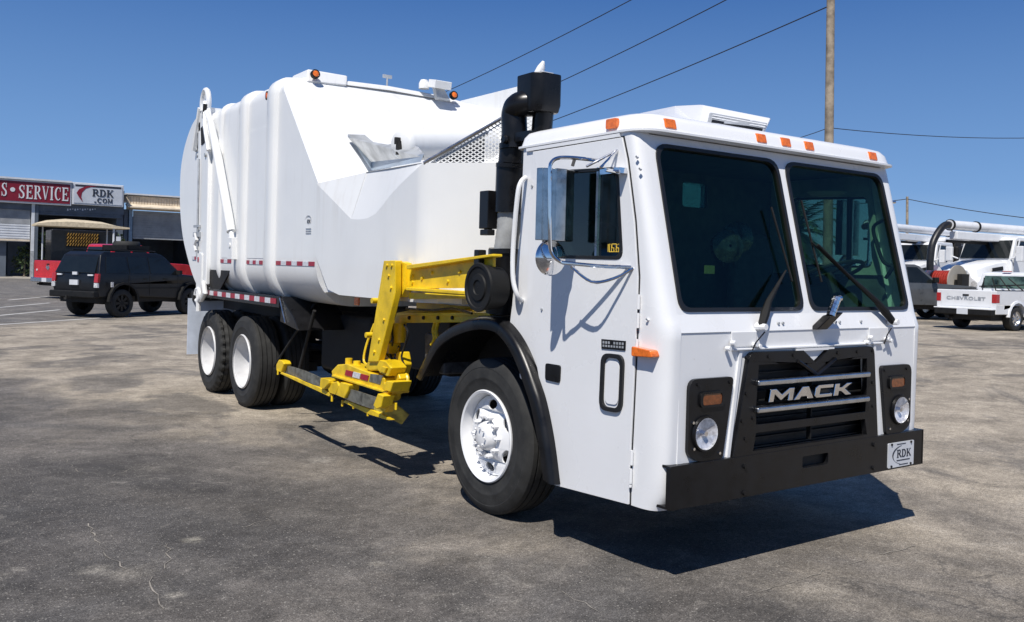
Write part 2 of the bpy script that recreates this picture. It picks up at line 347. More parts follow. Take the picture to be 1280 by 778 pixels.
    ck = ramp(t, vc.outputs['Distance'], [(0.0, .9), (.006, 0.0)]); cm = noise(t, .5, 3, .5, tc); cmr = ramp(t, cm.outputs[0], [(.50, 0.0), (.60, .7)])
    c = mixc(t, mixc(t, 1.0, ck.outputs[0], cmr.outputs[0], 'MULTIPLY'), c, (.05, .047, .044))
    t.links.new(c, b.inputs['Base Color']); b.inputs['Roughness'].default_value = .85
    b.inputs['Specular IOR Level'].default_value = .3
    bp = t.nodes.new('ShaderNodeBump'); bp.inputs['Strength'].default_value = .7; bp.inputs['Distance'].default_value = .012
    hs = mixc(t, .5, fine.outputs[0], agg.outputs[0]); t.links.new(hs, bp.inputs['Height']); t.links.new(bp.outputs[0], b.inputs['Normal'])
    return m
ASPH = asphalt()
gm = MB(); xs = [-1500, -400, -120, -40, -15, -5, 0, 3, 6]+[7+i for i in range(11)]+[20, 25, 30, 40, 60, 120, 400, 1500]
ys = [-1500, -400, -100, -40, -20, -10, 0, 10, 20, 30, 38]+[40+2*i for i in range(11)]+[70, 90, 150, 400, 1500]
gm.v = [Vector((x, y, gh(x, y))) for y in ys for x in xs]; nx = len(xs)
gm.f = [(j*nx+i, j*nx+i+1, (j+1)*nx+i+1, (j+1)*nx+i) for j in range(len(ys)-1) for i in range(nx-1)]
struct(gm.build('ground', ASPH))
def strip(name, pts, w, m, z=.004):
    P = [Vector((*p, 0)) for p in pts]; mb = MB(); L = []
    for i, p in enumerate(P):
        d = (P[min(i+1, len(P)-1)]-P[max(i-1, 0)]).normalized(); n = Vector((-d.y, d.x, 0))*w/2
        a = p+n; b = p-n; L.append([(a.x, a.y, gh(a.x, a.y)+z), (b.x, b.y, gh(b.x, b.y)+z)])
    vs = [q for l in L for q in l]; mb.add(vs, [(2*i, 2*i+1, 2*i+3, 2*i+2) for i in range(len(L)-1)])
    return struct(mb.build(name, m))
for a, b in (((-30, 408), (240, 390.3)), ((-20, 396.5), (75, 387.5)), ((-10, 385.5), (62, 379)), ((10, 375.5), (60, 371))):
    strip('parking_line', [G(*a), G(*b)], .13, LINEP)

SAND = paint('pale_sand', (.27, .245, .21), .95, .3, scale=9, bump=.3)
TARM = paint('oil_stain', (.045, .042, .040), .6, .4, scale=5)
def crack(pts, w):
    P = [Vector((*G(*p), 0)) for p in pts]; Q = []
    for a, b in zip(P, P[1:]):
        n = max(2, int((b-a).length/.06)); d = (b-a).normalized(); q = Vector((-d.y, d.x, 0))
        for k in range(n): Q.append(a.lerp(b, k/n)+q*random.uniform(-.02, .02))
    mb = MB(); L = []
    for i, p in enumerate(Q):
        d = (Q[min(i+1, len(Q)-1)]-Q[max(i-1, 0)]).normalized(); q = Vector((-d.y, d.x, 0))*w*random.uniform(.03, .5)
        L += [p+q+Vector((0, 0, .004)), p-q+Vector((0, 0, .004))]
    mb.add(L, [(2*i, 2*i+1, 2*i+3, 2*i+2) for i in range(len(Q)-1)]); struct(mb.build('ground_crack', SAND))
for pts, w in (([(112, 655), (120, 672), (140, 700), (168, 716)], .010), ([(190, 722), (196, 745), (207, 768)], .010), ([(208, 680), (212, 700), (203, 718)], .008), ([(60, 560), (100, 590), (140, 596), (185, 578)], .006),
               ([(930, 745), (985, 728), (1080, 700), (1150, 680)], .007), ([(320, 560), (360, 573), (400, 578)], .008), ([(700, 740), (740, 760), (760, 777)], .006), ([(300, 660), (340, 650), (420, 640)], .005)): crack(pts, w)
# ================================================================== the refuse truck (front faces -Y, right side faces -X)
TR = thing('garbage_truck', 'large white side loading refuse truck with flat cab and yellow grabber arm', 'garbage truck')

# ---- cab shell
def side_front(z):   # Y of the front edge of the cab side, by height
    T = [(.38, .262), (.5, .26), (1.31, .235), (1.63, .232), (1.93, .272), (2.27, .345), (2.42, .39)]
    for (a, p), (b, q) in zip(T, T[1:]):
        if z <= b: return p+(q-p)*max(0, (z-a))/(b-a)
    return T[-1][1]
def face_front(z):
    T = [(.38, .10), (.50, .045), (.70, .035), (1.35, .025), (1.44, .06), (2.39, .30), (2.44, .315)]
    for (a, p), (b, q) in zip(T, T[1:]):
        if z <= b: return p+(q-p)*max(0, (z-a))/(b-a)
    return T[-1][1]
cab = MB()
XF = 1.095
for sgn in (-1, 1):
    L = []
    for z in (.40, .44, .50, .60, .70, .90, 1.10, 1.30, 1.35, 1.40, 1.44, 1.6, 1.8, 1.95, 2.1, 2.25, 2.39, 2.43):
        yd, yf = side_front(z), face_front(z); row = []
        for k in range(13):
            a = k/12*pi/2; ca, sa = cos(a)**.62, sin(a)**.62
            row.append((sgn*(XF+(1.2-XF)*ca), yd-(yd-yf)*sa, z))
        row += [(sgn*XF, yf+.05, z), (sgn*1.15, yd, z)]
        L.append(row)
    cab.ring(L)
# side panels with window opening and wheel arch
win = rp([(.365, 1.728), (.425, 2.235), (1.10, 2.262), (1.10, 1.735)], .06)
arch = [S(*p, -1.2) for p in ((633, 409), (644, 424), (660, 452), (677, 506), (690, 560), (694, 607))]
sideo = [(1.345, 2.43), (1.36, 1.9), (1.45, 1.30)]+arch+[(.262, .40)]+[(side_front(z), z) for z in (.7, 1.31, 1.63, 1.93, 2.27)]+[(.39, 2.43)]
for x0, x1 in ((-1.2, -1.15), (1.15, 1.2)): cab.sx(sideo, x0, x1, [win])
# windscreen frame: two openings on the slanted plane
A0 = Vector((0, .06, 1.44)); A1 = Vector((0, .30, 2.39)); SL = (A1-A0).length; ud = (A1-A0).normalized(); nd = Vector((0, ud.z, -ud.y))
def wf(a, b, t): return Vector((a, 0, 0))+A0+ud*b+nd*t
paneL = rp([(-1.075, .015), (-.033, .015), (-.033, SL-.02), (-1.07, SL-.02)], [.07, .07, .10, .09])
paneR = [(-a, b) for a, b in paneL]
cab.plate([(-XF, 0), (XF, 0), (XF, SL+.03), (-XF, SL+.03)], [paneL, paneR], wf, 0, .05)
# lower face with grille opening
gri = [(-.62, .665), (.62, .665), (.55, 1.21), (-.53, 1.21)]
fo = [(-XF, .655), (XF, .655), (XF, 1.345), (-XF, 1.345)]
cab.sy(fo, .03, .07, [gri])
cab.box(-XF, XF, .05, .10, .42, .655)
cab.hexa([(-XF, .0245, 1.345), (XF, .0245, 1.345), (XF, .09, 1.345), (-XF, .09, 1.345)], [(-XF, .06, 1.44), (XF, .06, 1.44), (XF, .12, 1.44), (-XF, .12, 1.44)])
# back wall with a small window, floor
back = rect(-1.19, 1.19, .95, 2.42, .03)
bw = rect(.16, .42, 2.14, 2.32, .03)
cab.sy(back, 1.30, 1.34, [bw])
cab.build('cab', W, TR)
lin = MB()
lin.sy(rect(-1.14, 1.14, .95, 2.40), 1.27, 1.29, [bw]); lin.box(-1.14, 1.14, .12, 1.27, .95, 1.0)
lin.box(-1.14, 1.14, .36, 1.27, 2.385, 2.40)
lin.sx([(1.26, 1.0), (1.26, 2.38), (.42, 2.38), (.30, 1.66), (.16, 1.0)], -1.148, -1.135, [win]); lin.sx([(1.26, 1.0), (1.26, 1.68), (.30, 1.68), (.16, 1.0)], 1.135, 1.148)
lin.build('interior_lining', INT, TR)
rwg = MB(); rwg.sy(rect(.14, .44, 2.12, 2.34, .03), 1.30, 1.304); rwg.build('rear_window', glass('rear_window_glass', (.15, .32, .38)), TR)
il = MB(); il.sx([(1.26, 1.68), (1.26, 2.38), (.42, 2.38), (.30, 1.68)], 1.12, 1.147, [rp([(.365, 1.728), (.425, 2.235), (1.10, 2.262), (1.10, 1.735)], .06)]); il.build('interior_door_trim', INTL, TR)
db = MB()      # dashboard, engine cover, seats
db.box(-1.1, 1.1, .16, .42, 1.0, 1.40); db.box(-.38, .32, .42, 1.2, 1.0, 1.42)
db.build('dashboard', INT, TR, bevel=.04)
for x in (-.78, .74):
    st = MB(); st.box(x-.26, x+.26, .62, 1.12, 1.22, 1.36); st.build('seat', SEAT, TR, bevel=.05)
    st = MB(); st.hexa([(x-.25, 1.02, 1.34), (x+.25, 1.02, 1.34), (x+.25, 1.14, 1.34), (x-.25, 1.14, 1.34)], [(x-.22, 1.12, 1.98), (x+.22, 1.12, 1.98), (x+.22, 1.22, 1.98), (x-.22, 1.22, 1.98)]); st.build('seat_back', SEAT, TR, bevel=.05)
sw = MB(); c0 = Vector((.84, .52, 1.68)); ax = Vector((0, .38, .92)).normalized(); e1 = Vector((1, 0, 0)); e2 = ax.cross(e1)
sw.tube([c0+(e1*cos(2*pi*k/28)+e2*sin(2*pi*k/28))*.235 for k in range(29)], .014, 8)
for a in (.5, 2.6, 4.7): sw.tube([c0, c0+(e1*cos(a)+e2*sin(a))*.235], .012, 6)
sw.tube([c0, c0-ax*.4], .035); sw.build('steering_wheel', BKM, TR)
for (fx, fz, fy) in ((-.235, 1.83, .5), (.0, 1.90, .62)):
    fan = MB(); c1 = Vector((fx, fy, fz)); ax = Vector((-.35, -.9, .1)).normalized()
    fan.lathe([(-.03, .03), (-.045, .07), (-.02, .10), (.03, .105), (.06, .05), (.06, .01)], c1, ax, 20)
    fa = fan.build('cab_fan', paint('dark_fan_metal', (.07, .075, .075), .25, .3, metal=.7, scale=20), TR)
    q = MB(); q.lathe([(-.055, .001), (-.055, .025), (-.03, .03)], c1, ax, 14); q.build('hub', BKM, fa); q = MB(); q.tube([c1+Vector((0, .04, -.08)), (fx+.02, fy+.03, 1.70)], .010); q.build('fan_bracket', BKM, fa)
it = MB(); it.box(-.50, -.42, .42, .43, 1.66, 1.71); it.build('dash_card', paint('dash_card_paper', (.14, .15, .06), .8), TR)

gh_ = MB(); gh_.tube(smooth_path([hit(u, v, 0, 1.06) for u, v in ((1107, 274), (1092, 284), (1096, 305), (1103, 325), (1109, 331), (1116, 334), (1107, 348))], 5), .013, 8); gh_.build('grab_handle', BKM, TR)
gh_ = MB(); gh_.lathe([(0, .001), (.01, .11), (.03, .14), (.035, .001)], hit(1033, 246, 1, .7), (0, 0, 1), 20); gh_.build('interior_mirror', INTL, TR)  # small interior mirror dome, unlit
gh_ = MB(); gh_.tube([hit(1062, 248, 0, 1.10), hit(1061, 336, 0, 1.10)], .02, 6); gh_.build('window_post', BKM, TR)
# ---- roof, visor lip, air conditioner
rf = MB()
def rring(o, z, yo=0): return [(x, y+yo, z) for x, y in rp([(-1.215+o, .235+o), (1.215-o, .235+o), (1.215-o, 1.42-o*.5), (-1.215+o, 1.42-o*.5)], [.16, .16, .06, .06], 6)]
rf.ring([rring(.012, 2.425), rring(0, 2.43), rring(0, 2.442), rring(.02, 2.448), rring(.035, 2.50), rring(.06, 2.53), rring(.11, 2.548), rring(.3, 2.562)])
roof = rf.build('roof', W, TR)
ac = MB()
F0, F1, L0 = hit(873, 158, 2, 2.552), hit(955, 171.5, 2, 2.552), hit(815, 147.5, 2, 2.545)
T0, T1 = hit(880, 131, 1, F0.y+.22), hit(966, 147.5, 1, F1.y+.06)
b_ = [L0, F0, F1, Vector((F1.x, 1.32, 2.54)), Vector((L0.x, 1.32, 2.54))]
t_ = [T0+Vector((-.10, .16, 0)), T0, T1, Vector((T1.x, 1.2, T1.z-.01)), Vector((T0.x-.12, 1.2, T0.z-.01))]
ac.ring([b_, t_]); aco = ac.build('roof_air_conditioner', W, TR, bevel=.018)
q = MB()
fn_ = (F1-F0).cross(T1-F1).normalized()
if fn_.y > 0: fn_ = -fn_
def acp(u, v, off):
    return F0*(1-u)*(1-v)+F1*u*(1-v)+T1*u*v+T0*(1-u)*v+fn_*off
def panel(mb, f, u0, u1, v0, v1, o1, o2): mb.hexa([f(u0, v0, o1), f(u1, v0, o1), f(u1, v1, o1), f(u0, v1, o1)], [f(u0, v0, o2), f(u1, v0, o2), f(u1, v1, o2), f(u0, v1, o2)])
panel(q, acp, .10, .94, .12, .62, -.01, .016); q.build('air_conditioner_opening', GRY, aco)
q = MB(); panel(q, acp, .14, .90, .18, .30, 0, .022); q.build('louvre', BKM, aco)
for v_ in (.36, .48):
    q = MB(); panel(q, acp, .13, .92, v_, v_+.035, 0, .024); q.build('louvre', W, aco)
def marker(x, y, z, rot=None, side=False):
    mb = MB(); base = MB()
    if side: mb.sx(rect(y-.045, y+.045, z-.028, z+.028, .012), x-.022, x); base.sx(rect(y-.052, y+.052, z-.034, z+.034, .012), x-.008, x+.004)
    else: mb.hexa([(x-.045, y-.012, z-.028), (x+.045, y-.012, z-.028), (x+.045, y+.03, z-.028), (x-.045, y+.03, z-.028)], [(x-.042, y+.002, z+.028), (x+.042, y+.002, z+.028), (x+.042, y+.03, z+.028), (x-.042, y+.03, z+.028)])
    return mb.build('marker_light', AMB, TR, bevel=.008)
for x in (-.98, -.215, .015, .245, .93): marker(x, .262, 2.485)
marker(-1.185, .50, 2.488, side=True)

# ---- windscreens, gaskets
for P in (paneL, paneR):
    g = MB(); cx = sum(p[0] for p in P)/len(P); cy = sum(p[1] for p in P)/len(P)
    inn = [(cx+(a-cx)*.958, cy+(b-cy)*.958) for a, b in P]
    out = [(cx+(a-cx)*1.004, cy+(b-cy)*1.004) for a, b in P]
    g.plate(out, [inn], wf, -.010, .03); go = g.build('windscreen_gasket', GASK, TR, bevel=.004)
    g = MB(); g.plate([(cx+(a-cx)*.965, cy+(b-cy)*.965) for a, b in P], [], wf, .008, .012); g.build('windscreen', GLW, TR)

# ---- side doors (right one detailed)
dout = [S(668, 190, -1.2), S(661, 300, -1.2), S(661, 380, -1.2)]+[S(672, 452, -1.2), S(684, 520, -1.2), S(694, 606, -1.2)]+[S(787.5, 630.5, -1.2)]+[(side_front(z)+.012, z) for z in (.6, 1.31, 1.63, 1.93, 2.27)]+[(.40, 2.40)]
for sgn in (-1, 1):
    x0, x1 = (-1.2125, -1.19) if sgn < 0 else (1.19, 1.2125)
    mb = MB(); mb.sx(dout, x0, x1, [win]); door = mb.build('door', W, TR, bevel=.004)
    cy = sum(p[0] for p in dout)/len(dout); cz = sum(p[1] for p in dout)/len(dout)
    sl_ = [(y+(.011 if y > cy else -.009), z+(.008 if z > 1.4 else -.004)) for y, z in dout]
    mb = MB(); mb.sx(sl_, sgn*1.1995, sgn*1.2025, [win]); mb.build('door_seal', GASK, door)
    wc = [(.74+(a-.74)*.95, 1.99+(b-1.99)*.94) for a, b in win]; wo = [(.74+(a-.74)*1.012, 1.99+(b-1.99)*1.016) for a, b in win]
    mb = MB(); mb.sx(wo, sgn*1.17, sgn*1.2165, [wc]); mb.build('window_gasket', GASK, door, bevel=.003)
    mb = MB(); mb.sx(wc, sgn*1.193, sgn*1.197); mb.build('window_glass', GLS, door)
    mb = MB(); mb.box(sgn*1.205-.008, sgn*1.205+.008, .588, .606, 1.735, 2.25); mb.build('window_divider', ALU, door)
    # recessed latch, step handle loop, data plate
    lp = [S(*p, -1.21) for p in ((683.5, 454), (702, 457), (701, 479), (683, 475))]
    mb = MB(); mb.sx(rp(lp, .02), sgn*1.222, sgn*1.205); mb.build('door_latch', BK, door, bevel=.004)
    o_ = rp([S(*p, -1.21) for p in ((754, 441), (782, 444), (779, 517), (751, 512))], .06, 6)
    yc = sum(p[0] for p in o_)/len(o_); zc = sum(p[1] for p in o_)/len(o_)
    i_ = [(yc+(a-yc)*.74, zc+(b-zc)*.86) for a, b in o_]
    mb = MB(); mb.sx(o_, sgn*1.228, sgn*1.205, [i_]); mb.build('step_window_gasket', GASK, door, bevel=.006)
    mb = MB(); mb.sx([(yc+(a-yc)*.60, zc+(b-zc)*.75) for a, b in o_], sgn*1.219, sgn*1.205); mb.build('step_window', W, door, bevel=.006)
    pl = [S(*p, -1.21) for p in ((753, 424), (783, 426.5), (782.5, 438.5), (753, 436))]
    mb = MB(); mb.sx(pl, sgn*1.218, sgn*1.205); po = mb.build('data_plate', BK, door)
    for row, (v0, v1) in enumerate(((.56, .82), (.22, .44))):
        for k in range(8):
            if k == 3 and row == 0: continue
            u0_, u1_ = .06+k*.115, .06+k*.115+.075
            pq = [Vector(pl[0])*(1-u)*v+Vector(pl[1])*u*v+Vector(pl[2])*u*(1-v)+Vector(pl[3])*(1-u)*(1-v) for u, v in ((u0_, v0), (u1_, v0), (u1_, v1), (u0_, v1))]
            mb = MB(); mb.sx([tuple(q) for q in pq], sgn*1.2182, sgn*1.2190); mb.build('plate_mark', GRY, po)
    for z0, z1 in ((.52, .60), (.62, .70), (.50, .515), (1.36, 1.44), (1.46, 1.54), (1.24, 1.30)):
        mb = MB(); y = side_front((z0+z1)/2)-.004; mb.tube([(sgn*1.215, y, z0), (sgn*1.215, y, z1)], .009, 8); mb.build('hinge', W, door)
    for (u, v) in ((678, 387), (666, 233)):
        mb = MB(); p = S(u, v, -1.21); mb.lathe([(0, .001), (0, .008), (.01, .01)], (sgn*1.22, *p), (-sgn, 0, 0), 8); mb.build('lock', GRY, door)
# yellow chalk scribble in the right window
mb = MB(); zz = 1.80
p0 = [(.50, .02), (.50, -.03)]
chars = {'1': [(0, .03), (0, -.03)], '0': [(-.012, -.03), (-.012, .03), (.012, .03), (.012, -.03), (-.012, -.03)], '5': [(.012, .03), (-.012, .03), (-.012, 0), (.012, 0), (.012, -.03), (-.012, -.03)], '2': [(-.012, .03), (.012, .03), (.012, 0), (-.012, -.03), (.014, -.03)], '6': [(.012, .03), (-.012, .02), (-.012, -.03), (.012, -.03), (.012, 0), (-.012, 0)]}
for k, ch in enumerate('105261'):
    mb.tube([(-1.1985, .505-k*.020-a*.7, zz-.01+b*.72) for a, b in chars[ch]], .0028, 4)
mb.build('chalk_number', paint('yellow_chalk', (.75, .52, .06), .8), TR)
# drip rail pieces above the door
mb = MB(); mb.box(-1.213, -1.2, .42, 1.30, 2.405, 2.425); mb.build('drip_rail', W, TR)
# small screws on the corner panel
for (u, v) in ((799, 197), (803, 212), (800, 398), (812, 400)):
    mb = MB(); r_ = hit(u, v, 0, -1.19); mb.lathe([(0, .001), (0, .009), (.012, .009)], (-1.2, r_.y, r_.z), (-1, 0, 0), 8); mb.build('screw', W, TR)
# side turn signal on the corner
for sgn in (-1, 1):
    mb = MB(); mb.ring([[(sgn*(1.2+h), y, z) for y, z in rp([(.245, 1.208), (.245, 1.262), (.10, 1.252), (.085, 1.215)], .012)] for h in (-.02, .035, .045)]); mb.build('side_turn_signal', AMB, TR, bevel=.006)

# ---- front face: grille, headlights, wipers
GY = .03
gfo = rp([(-.69, .655), (.665, .655), (.60, 1.23), (.135, 1.225), (.015, 1.145), (-.105, 1.225), (-.578, 1.23)], [0, 0, .05, 0, .0, 0, .05])
ops = [rp([(-.505, 1.075), (-.145, 1.075), (-.02, 1.02), (.05, 1.02), (.17, 1.075), (.50, 1.075), (.50, 1.158), (.17, 1.158), (.015, 1.085), (-.15, 1.158), (-.50, 1.158)], 0)]
ops = [[(-.515, .925), (.53, .925), (.525, 1.155), (.19, 1.155), (.02, 1.075), (-.155, 1.155), (-.50, 1.155)],
       [(-.51, .822), (.52, .822), (.525, .885), (-.515, .885)], [(-.53, .675), (.545, .675), (.52, .775), (-.51, .775)]]
mb = MB(); mb.sy(gfo, GY-.03, GY+.005, ops); grille = mb.build('grille', BK, TR, bevel=.006)
mb = MB(); mb.box(-.62, .62, .095, .105, .64, 1.24); mb.build('radiator_mesh', VOID, grille)
for k in range(10):
    z = .672+k*.053; mb = MB(); mb.box(-.60, .60, .07, .095, z, z+.008); mb.build('slat', VOID, grille)
mb = MB(); mb.box(.003, .013, .02, .05, .69, 1.08); mb.build('grille_divider', BKM, grille)
for z0, z1 in ((1.058, 1.058), (.905, .905)):
    mb = MB(); mb.box(-.535, .525, GY-.062, GY-.028, z0-.016, z0+.016); mb.build('chrome_bar', ALU, grille, bevel=.010, seg=3)
mb = MB(); mb.tube([(-.30, GY-.028, 1.115), (-.13, GY-.028, 1.115)], .001)
mb = MB(); mb.tube([(-.16, GY-.034, 1.165), (.018, GY-.034, 1.078), (.195, GY-.034, 1.165)], .012, 6); mb.build('grille_crease', BK, grille)
for x, z in [(-.6, 1.2), (-.42, 1.2), (-.2, 1.2), (.22, 1.2), (.42, 1.2), (.58, 1.2), (-.6, 1.0), (-.63, .85), (-.6, .75), (.59, 1.0), (.60, .85), (-.54, .86)]:
    mb = MB(); mb.lathe([(0, .001), (0, .010), (.02, .010)], (x, GY-.036, z), (0, 1, 0), 8); mb.build('bolt', BK, grille)
# lettering: M A C K, heavy extended block letters leaning forward
def stroke(mb, P, y0, y1): mb.sy(P, y0, y1)
LT = {'M': [[(0, 0), (.040, 0), (.040, .050), (.10, .006), (.16, .050), (.16, 0), (.2, 0), (.2, .085), (.155, .085), (.1, .046), (.045, .085), (0, .085)]],
      'A': [[(0, 0), (.05, 0), (.062, .018), (.112, .018), (.124, 0), (.174, 0), (.115, .085), (.06, .085)]],
      'C': [[(.02, 0), (.16, 0), (.16, .024), (.045, .024), (.045, .061), (.16, .061), (.16, .085), (.02, .085), (0, .07), (0, .015)]],
      'K': [[(0, 0), (.045, 0), (.045, .030), (.065, .030), (.115, 0), (.172, 0), (.10, .045), (.165, .085), (.11, .085), (.065, .058), (.045, .058), (.045, .085), (0, .085)]]}
for ch, x in zip('MACK', (-.435, -.215, -.025, .160)):
    mb = MB()
    for P in LT[ch]: mb.sy([(x+a*1.06+b*.2, .944+b*.86) for a, b in P], GY-.052, GY-.018)
    mb.build('letter', CHR, grille, bevel=.004)
mb = MB(); mb.box(-.36, .33, GY-.030, GY-.016, .965, .985); mb.build('letter_bar', BK, grille)
# small V badge in the notch
mb = MB(); mb.sy([(-.085, 1.222), (.015, 1.16), (.115, 1.222)], GY-.012, GY+.002); mb.build('notch_panel', W, TR)
mb = MB(); mb.sy([(-.16, 1.222), (.19, 1.222), (.19, 1.235), (-.16, 1.235)], GY-.028, GY+.002); mb.build('grille_lip', W, TR)
mb = MB(); mb.box(-.70, .71, GY-.020, GY+.002, 1.240, 1.252); mb.build('grille_top_flange', W, TR, bevel=.004)
for sgn in (-1, 1):
    mb = MB(); mb.hexa([(sgn*.722, GY-.012, .655), (sgn*.70, GY-.012, .655), (sgn*.70, GY+.01, .655), (sgn*.722, GY+.01, .655)], [(sgn*.642, GY-.012, 1.24), (sgn*.62, GY-.012, 1.24), (sgn*.62, GY+.01, 1.24), (sgn*.642, GY+.01, 1.24)]); mb.build('grille_side_flange', W, TR)
    P = rp([(sgn*1.04, .70), (sgn*.96, .655), (sgn*.77, .655), (sgn*.695, 1.10), (sgn*1.04, 1.10)], [.03, .05, .02, .035, .06])
    if sgn < 0: P = [(a, b) for a, b in P]
    mb = MB(); mb.sy(P, GY-.022, GY+.004, [circ(sgn*.915, .805, .086, 32)]); hp = mb.build('headlight_panel', BK, TR, bevel=.007)
    hx, hz = sgn*.915, .805
    mb = MB(); mb.lathe([(-.024, .100), (-.038, .096), (-.038, .086), (-.010, .078)], (hx, GY, hz), (0, 1, 0), 40); mb.build('headlight_rim', BK, hp)
    mb = MB(); mb.lathe([(-.030, .085), (-.018, .080), (-.006, .058), (.0, .03), (.002, .001)], (hx, GY-.006, hz), (0, 1, 0), 36); hl = mb.build('headlight', LAMP, hp)
    mb = MB(); mb.lathe([(-.044, .001), (-.043, .03), (-.038, .06), (-.032, .084)], (hx, GY-.002, hz), (0, 1, 0), 36); mb.build('lens', LENS, hl)
    mb = MB(); mb.lathe([(-.03, .001), (-.03, .014), (0, .016)], (hx, GY-.002, hz), (0, 1, 0), 12); mb.build('bulb', CHR, hl)
    sx_ = sgn*.872
    mb = MB(); mb.sy(rect(sx_-.095, sx_+.095, .945, 1.03, .03), GY-.034, GY-.018, [rect(sx_-.075, sx_+.075, .957, 1.018, .02)]); mb.build('turn_signal_bezel', BK, hp, bevel=.004)
    mb = MB(); mb.sy(rect(sx_-.075, sx_+.075, .957, 1.018, .02), GY-.030, GY-.018); mb.build('turn_signal', AMBD, hp, bevel=.006)
    for x, z in ((.98, 1.07), (.73, 1.07), (1.01, .87), (.80, .69), (1.0, .73)):
        mb = MB(); mb.lathe([(0, .001), (0, .008), (.01, .009)], (sgn*x, GY-.030, z), (0, 1, 0), 8); mb.build('bolt', CHR if z < .9 else BK, hp)
def wiper(path, arm0, arm1, piv):
    mb = MB(); mb.tube([piv, Vector(piv).lerp(Vector(arm0), .5), arm0, arm1], [.022, .027, .018, .005], 10); w = mb.build('windscreen_wiper', BKM, TR)
    mb = MB(); a, b = Vector(path[0]), Vector(path[1]); mb.tube([a, b], .007, 6); mb.build('blade', BKM, w)
    mb = MB(); p = Vector(piv); mb.lathe([(-.035, .001), (-.035, .018), (.03, .024)], p, (0, 1, 0), 10); mb.build('wiper_pivot', W, w)
def onw(x, z, off=-.03):
    b = (z-1.44)/ud.z; return wf(x, b, off)
wiper((onw(-.20, 2.06), onw(-.13, 1.62)), onw(-.40, 1.50, -.05), onw(-.19, 1.68, -.045), (-.49, .0, 1.37))
wiper((onw(.10, 2.12), onw(.15, 1.62)), onw(.65, 1.50, -.05), onw(.10, 1.86, -.045), (.80, .0, 1.38))
mb = MB(); mb.tube([onw(.70, 1.45, -.05), onw(.14, 1.84, -.06)], .008, 6); mb.build('wiper_arm_rod', BKM, TR)
mb = MB(); mb.tube([(-.46, .0, 1.34), (-.55, -.01, 1.28), (-.56, .0, 1.24)], .004, 5); mb.tube([(.78, .0, 1.34), (.72, -.01, 1.30), (.72, .01, 1.24)], .004, 5); mb.build('washer_hose', BK, TR)
# centre grab bracket with chrome spring
mb = MB(); mb.hexa([(.00, -.01, 1.345), (.10, -.01, 1.345), (.10, .05, 1.345), (.0, .05, 1.345)], [(.05, -.07, 1.43), (.17, -.07, 1.45), (.17, -.01, 1.45), (.05, -.01, 1.43)]); br = mb.build('mirror_bracket', BK, TR, bevel=.006)
mb = MB()
for k in range(5): mb.lathe([(-.011, .001), (-.011, .026), (.011, .026), (.011, .001)], (.075+k*.012, -.05, 1.44+k*.022), (.4, 0, 1), 10)
mb.tube([(.10, -.05, 1.52), (.16, -.05, 1.535)], .018, 8); mb.build('bracket_spring', CHR, br)
for x in (-.30, -.26, .24, .28, .50):
    mb = MB(); mb.lathe([(0, .001), (0, .008), (.01, .009)], (x, .028, 1.385), (0, 1, 0), 8); mb.build('screw', GRY, TR)
for x in (-.66, .62):
    mb = MB(); mb.box(x-.05, x+.16, .020, .03, 1.26, 1.345); hb = mb.build('cowl_hatch', W, TR, bevel=.006)
    for dx, dz in ((-.09, 1.255), (-.05, 1.285), (.13, 1.27), (.16, 1.26)):
        mb = MB(); mb.lathe([(0, .001), (0, .013), (.03, .013)], (x+dx, -.01, dz), (0, 1, 0), 10); mb.build('latch_bolt', W, hb, bevel=.002)

# ---- bumper
bz0, bz1 = .425, .655
mb = MB()
slot = rect(-.09, .155, .533, .600, .012)
mb.sy(rp([(-1.175, bz0), (1.18, bz0), (1.18, bz1), (-1.175, bz1)], .012, 3), 0, .03, [slot])
mb.box(-1.17, 1.18, .03, .16, bz1-.014, bz1); mb.box(-1.17, 1.18, .03, .14, bz0, bz0+.014)
mb.hexa([(1.17, .0, bz0), (1.19, .0, bz0), (1.19, .3, bz0), (1.17, .3, bz0)], [(1.17, .0, bz1), (1.19, .0, bz1), (1.19, .3, bz1), (1.17, .3, bz1)])
bump = mb.build('bumper', BK, TR, bevel=.005)
mb = MB(); mb.box(-.13, .2, .034, .046, .46, .642); mb.build('slot_shade_plate', VOID, bump)  # black plate behind the slot paints its inner shade
for x, z in ((-.6, .597), (-.6, .45), (.62, .605), (.62, .458)):
    mb = MB(); mb.lathe([(0, .001), (0, .012), (.015, .014)], (x, -.012, z), (0, 1, 0), 10); mb.build('bolt', BK, bump)
mb = MB(); mb.sy(rect(.775, 1.067, .437, .597, .008), -.006, 0); lic = mb.build('number_plate', SIGNW, bump)
serif_word(lic, 'letter', 'RDK', .872, 1.03, .497, .548, SIGND, -.0078, -.0062, .10)
mb = MB()
pts = [(.945+.125*cos(a), .515+.060*sin(a)) for a in [radians(100+k*8) for k in range(20)]]
for k in range(len(pts)-1):
    w0 = .010*sin(pi*(k+.3)/20)+.001; w1 = .010*sin(pi*(k+1.3)/20)+.001; a, b = pts[k], pts[k+1]
    mb.sy([a, b, (b[0]+w1, b[1]-w1*.6), (a[0]+w0, a[1]-w0*.6)], -.0078, -.0062)
mb.box(.87, 1.02, -.0078, -.0062, .476, .482); mb.box(.90, 1.0, -.0078, -.0062, .448, .453); mb.box(.87, .97, -.0078, -.0062, .582, .587)
mb.build('plate_swoosh', SIGND, lic)
for x, z in ((.81, .588), (1.03, .588), (.81, .447), (1.03, .447)):
    mb = MB(); mb.lathe([(0, .001), (0, .008), (.006, .008)], (x, -.012, z), (0, 1, 0), 8); mb.build('screw', BK, lic)

